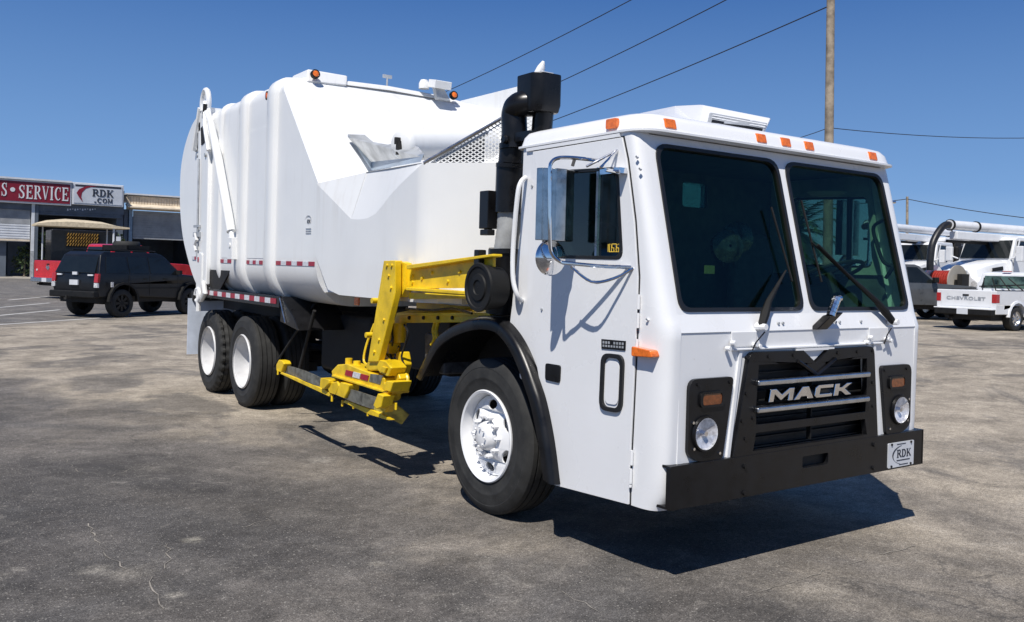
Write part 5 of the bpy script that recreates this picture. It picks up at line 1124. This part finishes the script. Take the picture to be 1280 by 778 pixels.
# white pickup
sW = dict(L=4.9, W=1.74, bed=1.12, roof=1.66, R=.345, ra=-1.40, fa=1.45, sill=.40, cab=(-.50, .25, .95), bump=BKM, rw=paint('green_reflecting_glass', (.06, .10, .085), .15, .4, scale=3))
rz = radians(-3); o = place((-2.45, 0, 0), rz, D(1207, 385, 25.0)); o.z = 0
t = pickup('white_pickup', 'small white pickup truck with red tail lights and black rear bumper', o, rz, WHC, sW)
tx_ = text('tailgate_lettering', 'CHEVROLET', .13, GRY, t, (-2.466, 0, .88), (pi/2, 0, -pi/2), 1.45, .002, .004, spacing=1.12)
endpanel(t, 'brake_light', REDL, -.42, -.34, -.12, .12, 1.665, 1.69, bevel=0)
endpanel(t, 'bumper_top', WHC, -2.62, -2.44, -.86, .86, .585, .62)
mb = MB()
for y in (-.6, -.2, .2, .6): mb.tube([(-.60, y, 1.12), (-.60, y*.6+.2, 1.48)], .018, 6)
mb.tube([(-.60, -.7, 1.30), (-.60, .7, 1.22)], .02, 6); mb.build('ladder_rack', BKM, t)

# grey pickup/SUV at the right, side on
rz = heading(.93, .12); 
sG = dict(L=5.4, W=1.9, bed=1.22, roof=1.88, R=.39, ra=-1.6, fa=1.75, sill=.48, cab=(-1.0, .35, 1.05), crew=True)
o = place((1.0, -.95, 0), rz, D(1172, 345, 30)); o.z = 0
pickup('grey_pickup', 'dark grey crew cab pickup truck parked beyond the white pickup', o, rz, GRYC, sG)

# vacuum trucks: bonnet to local +x
def vac_truck(name, label, o, rz, reel=False, tubez=4.05, stack=False, bx=.5):
    t = thing(name, label, 'vacuum truck', (o.x, o.y, gh(o.x, o.y)), rz)
    hw_ = lambda x, z: 1.02 if z < 2.2 else 1.02-(z-2.2)*.12
    ol = [(-1.9, 1.0), (-.05, 1.0), (.0, 2.15), (-.38, 2.95), (-.6, 3.02), (-1.9, 3.02)]
    mb = MB(); side(mb, ol, 2.04, hw_); mb.build('cab', WHC, t, bevel=.06, smooth=30)
    hh = lambda x, z: 1.0-.10*x if z > 1.6 else 1.05
    mb = MB(); L = []
    for x, w_, zt, wb_ in ((0, .95, 2.16, 1.1), (.5, .93, 2.12, 1.1), (1.1, .88, 2.0, 1.08), (1.6, .80, 1.86, 1.02), (1.78, .66, 1.74, .9)):
        L.append([(x, -wb_, .95), (x, -wb_, 1.35), (x, -w_, 1.5), (x, -w_*.92, zt-.08), (x, -w_*.7, zt), (x, w_*.7, zt), (x, w_*.92, zt-.08), (x, w_, 1.5), (x, wb_, 1.35), (x, wb_, .95)])
    mb.ring(L); bo = mb.build('bonnet', WHC, t, bevel=.03, smooth=40)
    for s_ in (-1, 1):
        mb = MB(); mb.ring([[(x, s_*.75, z), (x, s_*1.22, z), (x2, s_*1.22, z2), (x2, s_*.75, z2)] for (x, z), (x2, z2) in zip(arc(.95, .60, .62, 180, 10), arc(.95, .60, .70, 180, 10))]); mb.build('mudguard', WHC, t, smooth=50)
        mb = MB(); mb.hexa([(.35, s_*.95-.01, 1.78), (.95, s_*.93-.01, 1.72), (.95, s_*.93+.012, 1.72), (.35, s_*.95+.012, 1.78)], [(.35, s_*.93-.01, 1.92), (.95, s_*.91-.01, 1.84), (.95, s_*.91+.012, 1.84), (.35, s_*.93+.012, 1.92)]); mb.build('bonnet_vent', BKM, bo)
        glassq(t, [(-1.15, 2.15), (-.22, 2.15), (-.5, 2.86), (-1.15, 2.86)], 0, hw_) if s_ > 0 else None
        mb = MB(); mb.sy([(-1.45, 1.1), (-.15, 1.1), (-.12, 2.15), (-.45, 2.92), (-1.45, 2.92)], s_*1.03, s_*1.05, [[(-1.3, 2.12), (-.22, 2.12), (-.5, 2.86), (-1.3, 2.86)]]); mb.build('door', WHC, t, bevel=.01)
        mb = MB(); mb.box(-.05, .10, s_*1.35-.12, s_*1.35+.12, 2.1, 2.65); mb.tube([(.0, s_*1.0, 2.2), (.0, s_*1.3, 2.3)], .03); mb.build('door_mirror', WHC, t, bevel=.03)
        mb = MB(); mb.lathe([(0, .001), (0, .12), (.1, .12)], (1.80, s_*.78, 1.25), (-1, 0, 0), 16); mb.build('headlight', LAMP, t)
        wheel(t, .95, s_*.98, .52, .3, WHC, CHR)
        for x in (-5.2, -6.5): wheel(t, x, s_*.92, .52, .5, WHC, CHR)
    endpanel(t, 'windscreen', GLD, -.02, .03, -.93, .93, 2.22, 2.88, -.33, ty=.05)
    gr_ = endpanel(t, 'grille', GRY, 1.70, 1.86, -.52, .52, .98, 1.74, bevel=.03)
    for k in range(6): endpanel(gr_, 'slat', BKM, 1.86, 1.875, -.46, .46, 1.05+k*.11, 1.09+k*.11, bevel=0)
    endpanel(t, 'front_bumper', WHC, 1.75, 2.0, -1.2, 1.2, .5, .85, bevel=.04)
    mb = MB(); mb.box(-7.6, 1.6, -.45, .45, .6, 1.0); mb.build('chassis_frame', UND, t)
    mb = MB(); mb.lathe([(0, .001), (0, .9), (.15, .98), (4.6, .98), (4.75, .9), (4.75, .001)], (-7.9, 0, 2.25), (1, 0, 0), 32); mb.build('debris_tank', WHC, t, smooth=40)
    mb = MB(); mb.box(-3.1, -2.0, -1.1, 1.1, 1.1, 2.9); mb.build('blower_housing', BKM, t, bevel=.1)
    mb = MB(); mb.lathe([(-.9, .001), (-.9, .38), (.9, .38), (.9, .001)], (-2.45, 0, 2.75), (0, 1, 0), 20); mb.build('blower_drum', UND, t)
    mb = MB(); mb.lathe([(-.05, .17), (bx+3.0, .17)], (bx, .25, tubez), (-1, 0, 0), 20, cap=True); mb.lathe([(bx+3.0, .14), (bx+7.7, .14)], (bx, .25, tubez), (-1, 0, 0), 20, cap=True); bm_ = mb.build('boom_tube', WHC, t, smooth=40)
    for x in (bx, bx-1.5, -2.9):
        mb = MB(); mb.lathe([(-.04, .20), (.04, .20)], (x, .25, tubez), (1, 0, 0), 20, cap=True); mb.build('boom_clamp', BKM, bm_)
    mb = MB(); mb.box(-7.0, bx-.2, .10, .40, tubez-.50, tubez-.22); mb.build('boom_arm', WHC, t, bevel=.03)
    mb = MB(); mb.box(-6.5, -1.2, -.8, .9, 3.05, tubez-.30); mb.build('boom_box', WHC, t, bevel=.05)
    mb = MB(); mb.box(-3.0, bx-.3, -.1, .0, tubez-.60, tubez-.5); mb.box(-2.7, -2.4, -.2, .6, 2.9, tubez-.5); mb.build('boom_rest', UND, t)
    hp_ = [(bx-.05, .25, tubez), (bx+.3, .25, tubez-.02), (bx+.65, .25, tubez-.28), (bx+.95, .25, tubez-.70), (bx+1.05, .25, tubez-1.2), (bx+1.05, .25, 1.7)] if stack else [(bx-.05, .25, tubez), (bx+.3, .25, tubez-.1)]
    mb = MB(); mb.tube(smooth_path(hp_, 6), .12, 14); mb.build('suction_hose', HOSE, t, smooth=50)
    if reel:
        rl = MB(); c = (2.55, .2, 1.35)
        rl.lathe([(-.42, .30), (.42, .30)], c, (0, 1, 0), 24, cap=True); rlo = rl.build('hose_reel', ORNG, t, smooth=40)
        for y in (-.45, .45):
            rl = MB(); rl.lathe([(-.02, .001), (-.02, .56), (.02, .56), (.02, .001)], (c[0], c[1]+y, c[2]), (0, 1, 0), 32); rl.build('reel_flange', WHC if y < 0 else CONC, rlo)
        for k in range(9):
            rl = MB(); rl.lathe([(-.04, .30), (-.03, .36), (.03, .36), (.04, .30)], (c[0], c[1]-.36+k*.09, c[2]), (0, 1, 0), 24); rl.build('hose_coil', ORNG, rlo)
        rl = MB(); rl.box(2.0, 2.6, -.35, .75, .6, .8); rl.box(2.3, 2.8, .70, .76, .7, 1.4); rl.box(2.35, 2.75, .77, .95, 1.1, 1.6); rl.build('reel_frame', UND, rlo)
    return t
rzB = heading(-.86, -.50)
o = place((1.78, .9, 0), rzB, D(1222, 350, 31)); o.z = 0
vac_truck('vacuum_truck', 'white vacuum truck with hose reel in front of its bonnet, nearest the white pickup', o, rzB, reel=True, tubez=3.32, stack=True, bx=2.45)
rzA = heading(-.75, -.62)
o = place((-.3, 1.04, 0), rzA, D(1173, 330, 38)); o.z = 0
vac_truck('vacuum_truck', 'white vacuum truck with a plain bonnet standing behind the dark grey pickup', o, rzA, tubez=3.52, bx=4.2)

# ================================================================== service building and neighbour
pA = D(0, 344, 68); pB = D(153, 346, 73); pA.z = 0; pB.z = 0
e_ = (pB-pA).normalized(); bang = math.atan2(e_.y, e_.x)
BLD = thing('service_building', 'dark service garage with red and white sign along its roof and open bays', 'building', (pB.x, pB.y, 0), bang)
def zat(v, u, P): # height at image row
    d = (P-CAM).dot(FW); r = ray(u, v); return CAM.z+r.z*((P-CAM).dot(FW))
Z = lambda v, u=153: zat(v, u, pB)
# local frame: x along facade to the right (0 = right corner), y into the building
def lx(u, v=300):   # local x of an image column on the facade
    n = Vector((-e_.y, e_.x, 0)); r = ray(u, v); t_ = (pB-CAM).dot(n)/r.dot(n); return (CAM+r*t_-pB).dot(e_)
def lz(u, v):
    n = Vector((-e_.y, e_.x, 0)); r = ray(u, v); t_ = (pB-CAM).dot(n)/r.dot(n); return (CAM+r*t_).z
XL = lx(-40)-6
zr, zs0, zs1 = lz(153, 235), lz(153, 258), lz(153, 237)
zd = lz(20, 262)
mb = MB(); mb.box(XL, 0, .2, 16, zs1-.1, zs1+.12); mb.build('roof', SIGNW, BLD)
mb = MB(); mb.box(XL, 0, 0, .25, zd, zs1-.12)
mb.box(XL, XL+.4, 0, 15, 0, zs1-.2); mb.box(-.5, 0, .25, 15, 0, zs1-.2); mb.box(XL, 0, 14.8, 15, 0, zs1-.2); mb.build('wall', DGREY, BLD)
mb = MB()
for k in range(1, 9): mb.box(lx(45), lx(152), -.02, 0, zd-.02+k*.22, zd+.0+k*.22)
mb = MB(); mb.box(XL+.4, -.5, 1, 15, .0, .04); mb.build('bay_floor', CONC, BLD)
# columns
for u0_, u1_, mm in ((38.5, 42.5, SIGNW), (43, 47, DGREY)):
    mb = MB(); mb.box(lx(u0_), lx(u1_), -.12, .2, lz(40, 314) if mm is SIGNW else 0, zs0-.1); mb.build('column', mm, BLD)
mb = MB(); mb.box(lx(38.5), lx(42.5), -.14, .2, 0, lz(40, 314)); mb.build('column_guard', GRY, BLD)
# left bay: roller door half open
x0, x1 = lx(-30), lx(37.5)
mb = MB(); mb.box(x0, x1, .1, .2, lz(20, 280), zd); mb.build('door_header', MGREY, BLD)
zz0, zz1 = lz(20, 302), lz(20, 280)
rd = MB(); rd.box(x0, x1, .14, .18, zz0, zz1); rdo = rd.build('roller_door', SIGNW, BLD)
for k in range(7):
    zq = zz0+(zz1-zz0)*(k+.0)/7; mb = MB(); mb.box(x0, x1, .10, .14, zq+.03, zq+(zz1-zz0)/7-.03); mb.build('panel', SIGNW if k else CREAM, rdo, bevel=.02)
for q_ in ((x0, lx(9), .6, .8), (lx(14), lx(37), 2.4, 2.5)): mb = MB(); mb.box(*q_, 0, zz0); mb.build('bay_partition', DGREY, BLD)
# shutter lines above right bay
hd = MB(); hd.box(lx(47), lx(152), .05, .15, lz(100, 271), zd+.02); hdo = hd.build('bay_header', DGREY, BLD)
for k in range(4):
    zq = lz(100, 271)+k*.16; mb = MB(); mb.box(lx(47), lx(152), .02, .05, zq+.02, zq+.12); mb.build('panel', MGREY if k == 3 else DGREY, hdo, bevel=.01)
for k in range(12):
    mb = MB(); u_ = 83+k*3.1; mb.box(lx(u_), lx(u_+1.6), -.02, .05, lz(u_, 263.5-(k%3)*.8), lz(u_, 261)); mb.build('soffit_tab', SIGNW, BLD)  # row of small white tabs below the sign
# signs
def sign(u0_, u1_, v0, v1, mm, name):
    xa, xb = lx(u0_, v0), lx(u1_, v0); za, zb_ = lz(u1_, v1), lz(u1_, v0)
    fr_ = MB(); fr_.box(xa, xb, -.42, -.02, za, zb_); f_ = fr_.build(name+'_box', SIGNW, BLD, bevel=.04)
    mb = MB(); mb.box(xa+.12, xb-.12, -.46, -.42, za+.14, zb_-.14); g_ = mb.build(name+'_face', mm, f_)
    return f_, xa, xb, za, zb_
f_, xa, xb, za, zb_ = sign(-45, 88.8, 229.5, 258, SIGNR, 'service_sign')
H = zb_-za
serif_word(f_, 'letter', 'SERVICE', lx(20.5), lx(83.5), za+H*.20, za+H*.78, SIGNW)
serif_word(f_, 'letter', 'S', lx(-1), lx(7), za+H*.25, za+H*.83, SIGNW)
mb = MB(); mb.lathe([(0, .001), (0, .17), (.03, .17)], (lx(13.5), -.49, (za+zb_)/2+.1), (0, 1, 0), 16); mb.build('sign_dot', SIGNW, f_)
mb = MB(); mb.box(xa, xb, -.60, .1, zb_, zb_+.14); mb.build('sign_cap', SIGNW, BLD)
f2, xa, xb, za, zb_ = sign(89.5, 153.5, 232.5, 259.5, paint('sign_silver', (.52, .55, .60), .35, .1, scale=.4), 'dealer_sign')
H = zb_-za
serif_word(f2, 'letter', 'RDK', lx(113), lx(138.5), za+H*.42, za+H*.74, SIGND, gap=.12)
serif_word(f2, 'letter', '.COM', lx(115), lx(138), za+H*.14, za+H*.34, SIGND, gap=.12)
mb = MB(); x0, x1 = lx(93), lx(120)
o1 = [(x1, .90), (x0+(x1-x0)*.45, .86), (x0+(x1-x0)*.12, .70), (x0, .52), (x0+(x1-x0)*.10, .36), (x0+(x1-x0)*.30, .12), (x0+(x1-x0)*.22, .36), (x0+(x1-x0)*.25, .55), (x0+(x1-x0)*.42, .74), (x0+(x1-x0)*.7, .84)]
mb.sy([(a, za+H*b) for a, b in o1], -.48, -.455); mb.build('sign_swoosh', paint('swoosh_red', (.20, .01, .025), .4, .1), f2)
mb = MB(); mb.box(xa+.2, xb-.2, -.475, -.46, zb_-.32, zb_-.17); mb.build('sign_band', SIGND, f2)

# neighbouring cream shed
c0_ = D(153, 345, 74); c1_ = D(262, 345, 78)
c0_.z = 0; c1_.z = 0; e2_ = (c1_-c0_).normalized(); NB = thing('cream_shed', 'cream roofed shed with a half open grey shutter beside the service garage', 'building', (c0_.x, c0_.y, 0), math.atan2(e2_.y, e2_.x))
n2 = Vector((-e2_.y, e2_.x, 0))
def l2(u, v):
    r = ray(u, v); t_ = (c0_-CAM).dot(n2)/r.dot(n2); p = CAM+r*t_; return (p-c0_).dot(e2_), p.z
X1 = l2(262, 300)[0]
mb = MB(); mb.box(.1, X1, -.3, 12, l2(200, 246)[1], l2(200, 246)[1]+.12); mb.build('roof', SIGNW, NB)
fa_ = MB(); fa_.box(.2, X1, 0, .2, l2(200, 264)[1], l2(200, 247)[1]); fao = fa_.build('fascia', CREAM, NB)
for k in range(30):
    xq = .3+k*(X1-.4)/30; mb = MB(); mb.box(xq, xq+.16, -.05, 0, l2(200, 263)[1], l2(200, 248)[1]); mb.build('panel', CREAM, fao)
mb = MB(); mb.hexa([(.1, -1.0, l2(200, 262.5)[1]), (X1, -1.0, l2(200, 262.5)[1]), (X1, 0, l2(200, 259)[1]), (.1, 0, l2(200, 259)[1])], [(.1, -1.0, l2(200, 261)[1]), (X1, -1.0, l2(200, 261)[1]), (X1, 0, l2(200, 257)[1]), (.1, 0, l2(200, 257)[1])]); mb.build('eave', CREAM, NB)
mb = MB(); mb.box(l2(160, 300)[0], l2(164.5, 300)[0], -.2, .3, 0, l2(160, 262)[1]); mb.build('column', paint('blue_grey_column', (.22, .30, .38), .5, .1), NB)
mb = MB(); mb.box(l2(154, 300)[0], l2(159, 300)[0], -.1, .3, 0, l2(160, 262)[1]); mb.build('column', DGREY, NB)
sh = MB(); zz0, zz1 = l2(200, 300)[1], l2(200, 265)[1]; xa = l2(166, 300)[0]; sh.box(xa, X1, .1, .16, zz0, zz1); sho = sh.build('roller_shutter', MGREY, NB)
for k in range(12):
    zq = zz0+(zz1-zz0)*k/12; mb = MB(); mb.box(xa, X1, .05, .1, zq+.02, zq+(zz1-zz0)/12-.02); mb.build('slat', MGREY, sho)
mb = MB(); mb.box(.2, .5, .3, 12, 0, zz1); mb.box(X1-.3, X1, .2, 12, 0, zz1); mb.box(.2, X1, 11.8, 12, 0, zz1); mb.build('wall', DGREY, NB)

ap = [G(-60, 347.5), G(262, 351.5)]
q0 = Vector((*ap[0], 0)); q1 = Vector((*ap[1], 0)); dn = Vector((-(q1-q0).y, (q1-q0).x, 0)).normalized()
mb = MB(); mb.add([q0+Vector((0, 0, .006)), q1+Vector((0, 0, .006)), q1+dn*18+Vector((0, 0, .006)), q0+dn*18+Vector((0, 0, .006))], [(0, 1, 2, 3)]); struct(mb.build('pavement', CONC))

# tan canvas canopy on a white post, with the dark machine under it
cp = D(100, 340, 62); cp.z = 0; ca = math.atan2(e_.y, e_.x)
CN = thing('canopy', 'tan canvas canopy on white posts in front of the right hand garage bay', 'canopy', tuple(cp), ca)
k6 = 62/FOC; hz_ = lambda v: CAM.z+(322-v)*k6
mb = MB(); hw0 = 52*k6; L = []
for i, (f, dz_) in enumerate(((-1, 0), (-.75, .22), (-.35, .36), (.1, .33), (.45, .27), (.8, .06), (1, -.02))): L.append([(f*hw0, -1.4, hz_(283)+dz_*.6), (f*hw0, 0, hz_(283)+dz_*1.1+.05), (f*hw0, 1.4, hz_(283)+dz_*.6), (f*hw0, 1.4, hz_(283)-.12), (f*hw0, -1.4, hz_(283)-.12)])
mb.ring(L); mb.build('canvas', TAN, CN, smooth=60)
for xq, yq in ((34*k6, -1.2), (34*k6, 1.2), (-40*k6, 1.2)):
    mb = MB(); mb.tube([(xq, yq, 0), (xq, yq, hz_(281))], .07 if yq < 0 else .05, 10); mb.build('post', SIGNW, CN)
mb = MB(); mb.box(37*k6, 42*k6, -1.3, -1.2, hz_(308), hz_(295)); mb.build('post_sign', SIGNW, CN)
mc = D(100, 340, 64); mc.z = 0
MC = thing('dark_lorry', 'dark truck with yellow brown slatted grille inside the shaded bay under the tan canopy', 'truck', tuple(mc), ca)
mb = MB(); mb.box(-1.9, 2.5, 0, 3, .8, hz_(287)); mb.build('body', BLKC, MC, bevel=.1)
mb = MB(); mb.box(-1.0, 1.2, -.06, 0, hz_(309), hz_(291)); gq = mb.build('grille', BKM, MC)
for r_ in range(4):
    for k in range(12):
        xq = -.93+k*.175; zq = hz_(308)+.02+r_*.24; mb = MB(); mb.hexa([(xq, -.12, zq), (xq+.06, -.12, zq), (xq+.06, -.06, zq), (xq, -.06, zq)], [(xq+.1, -.12, zq+.20), (xq+.16, -.12, zq+.20), (xq+.16, -.06, zq+.20), (xq+.1, -.06, zq+.20)]); mb.build('slat', BRWN, gq)
for xq in (-.45, .75): mb = MB(); mb.box(xq-.12, xq+.12, -.1, 0, hz_(318), hz_(315)); mb.build('headlight', LAMP, MC)
for xq in (-1.5, 2.0): mb = MB(); mb.lathe([(-.2, .001), (-.2, .5), (.2, .5), (.2, .001)], (xq, .8, .5), (1, 0, 0), 16); mb.build('tyre', RUB, MC)

# ================================================================== poles and wires
def pole(label, u, vb, vt, dep, r, lean=0, arm=None):
    b = D(u, vb, dep); tp = D(u+lean, vt, dep); b.z = gh(b.x, b.y)-.1
    top = Vector((tp.x, tp.y, tp.z)); b2 = Vector((b.x, b.y, 0))
    o = thing('utility_pole', label, 'utility pole', (b.x, b.y, gh(b.x, b.y)))
    mb = MB(); mb.tube([(0, 0, -.1), (top.x-b.x)*.5*Vector((1, 0, 0))+(top.y-b.y)*.5*Vector((0, 1, 0))+Vector((0, 0, top.z*.5)), (top.x-b.x, top.y-b.y, top.z)], [r*1.15, r, r*.85], 14); mb.build('shaft', WOODP, o, smooth=60)
    if arm:
        mb = MB(); mb.box(-arm, arm, -.05, .05, -.1, .1, o=(top.x-b.x, top.y-b.y, top.z-.5)); mb.build('crossarm', WOODP, o)
    return top
pole('tall weathered wooden utility pole rising behind the truck cab', 1033, 420, -60, 30, .15, lean=6)
tf = pole('small distant wooden pole above the white vacuum truck booms', 1134, 350, 249, 85, .13)
def wire(label, a, b, r, sag=.3):
    mb = MB(); mb.tube([a.lerp(b, k/12)-Vector((0, 0, sag*4*(k/12)*(1-k/12))) for k in range(13)], r, 5)
    tag(mb.build('overhead_wire', WIRE), label, 'overhead wire', 'overhead wires against the sky')
wire('uppermost leftmost overhead wire, crossing the sky above the refuse body', D(500, 139, 62), D(900, -60, 34), .022)
wire('middle overhead wire running up from the black air intake stack', D(560, 163, 62), D(1000, -48, 34), .024)
wire('long overhead wire passing just above the cab roof to the top of the wooden pole', D(560, 196, 62), D(1036, 8, 30), .022)
wire('thin wire reaching the tall wooden pole from the left near the cab roof', D(900, 185, 50), D(1036, 160, 30), .014)
wire('thin level wire running right from the tall wooden pole', D(1036, 160, 30), D(1400, 166, 40), .014)
wire('faint low wire passing the small distant pole', tf, D(1400, 284, 70), .035)
wire('faint low wire arriving at the small distant pole from behind the cab', D(980, 254, 85), tf, .035)

# ================================================================== greenery seen through the cab
def palm(base, H_, nfr, name, label):
    o = thing(name, label, 'palm tree', tuple(base))
    mb = MB(); mb.tube([(0, 0, 0), (.15, .05, H_*.5), (.1, 0, H_)], [.28, .2, .2], 10); mb.build('trunk', WOODP, o)
    for k in range(nfr):
        a = 2*pi*k/nfr*2.4+random.random()*.4; el = radians(-35+115*((k*.618) % 1)); Lf = 2.6+random.random()*.8
        mb = MB(); P = []; p = Vector((.1, 0, H_)); d = Vector((cos(a)*cos(el), sin(a)*cos(el), sin(el)))
        for i in range(11):
            P.append(p.copy()); p = p+d*Lf/10; d = (d+Vector((0, 0, -.13))).normalized()
        sidev = Vector((-sin(a), cos(a), 0))
        for i in range(1, 11):
            for s_ in (-1, 1):
                for j in range(2):
                    b = P[i-1].lerp(P[i], j/2); tip = b+sidev*s_*(.75*(1-abs(i-5)/9))+(P[i]-P[i-1])*1.6+Vector((0, 0, -.22+random.random()*.1)); w_ = (P[i]-P[i-1])*.48
                    mb.add([b, b+w_, tip], [(0, 1, 2)])
        mb.tube(P, .02, 4); mb.build('frond', LEAF, o)
b = D(992, 350, 55); b.z = 0
palm(b, 4.4, 34, 'palm_tree', 'dark green palm tree seen through the left hand cab window behind the cab')
def shrub(base, r, h, label, n=700):
    o = thing('shrub', label, 'shrub', tuple(base)); mb = MB()
    for k in range(n):
        a = random.random()*2*pi; e = random.random(); rr = r*(.35+.65*random.random()**.5)*(1-.5*e*e)*(1+.25*sin(3*a)); c = Vector((rr*cos(a), rr*sin(a), h*(.08+.9*e)+random.uniform(-.1, .1)))
        u_ = Vector((random.uniform(-1, 1), random.uniform(-1, 1), random.uniform(-1, 1))).normalized()*.16; w_ = u_.cross(Vector((random.random(), random.random(), 1))).normalized()*.09
        mb.add([c-u_, c+w_, c+u_, c-w_], [(0, 1, 2, 3)])
    mb.build('crown', BUSH, o); mb = MB(); mb.tube([(0, 0, 0), (.05, 0, h*.6)], [.08, .03], 6); mb.build('trunk', WOODP, o)
for u_, dp, r_, h_, lb_ in ((1008, 60, 1.8, 2.6, 'bushy green shrub beside the palm tree behind the cab'), (1100, 85, 3.0, 3.2, 'wide green shrub far behind the cab, right of the tall pole'), (1065, 90, 2.6, 2.4, 'low green shrub far behind the cab beside the white trailer')):
    b = D(u_, 352, dp); b.z = 0; shrub(b, r_, h_, lb_)
for u_, lb_ in ((52, 'leafy plant standing in for a green reflection at the left side of the shaded bay under the canopy'), (146, 'leafy plant standing in for a green reflection at the right side of the shaded bay under the canopy'), (30, 'leafy plant standing in for a green reflection inside the left garage bay below the roller door')):  # plants added to give the green reflections in the bays
    b = D(u_, 344, 70); b.z = 0; shrub(b, .8, 3.6 if u_ > 40 else 2.4, lb_, 260)
tb = D(1045, 352, 70); tb.z = 0
TL = thing('box_trailer', 'white box trailer parked far behind the cab, seen through its glass', 'trailer', tuple(tb), YAW*-1)
mb = MB(); mb.box(-3.2, 3.2, 0, 2.4, .8, 2.7); mb.build('box', WHC, TL, bevel=.05)
for k in range(12): mb = MB(); mb.box(-3.1+k*.53, -3.05+k*.53, -.02, 0, .9, 2.6); mb.build('rib', WHC, TL)
for xq in (-1.6, -.7): mb = MB(); mb.lathe([(-.12, .001), (-.12, .45), (.12, .45), (.12, .001)], (xq, .2, .45), (0, 1, 0), 18); mb.build('tyre', RUB, TL)
mb = MB(); mb.tube([(2.8, .4, 0), (2.8, .4, .8)], .06); mb.build('landing_leg', UND, TL)
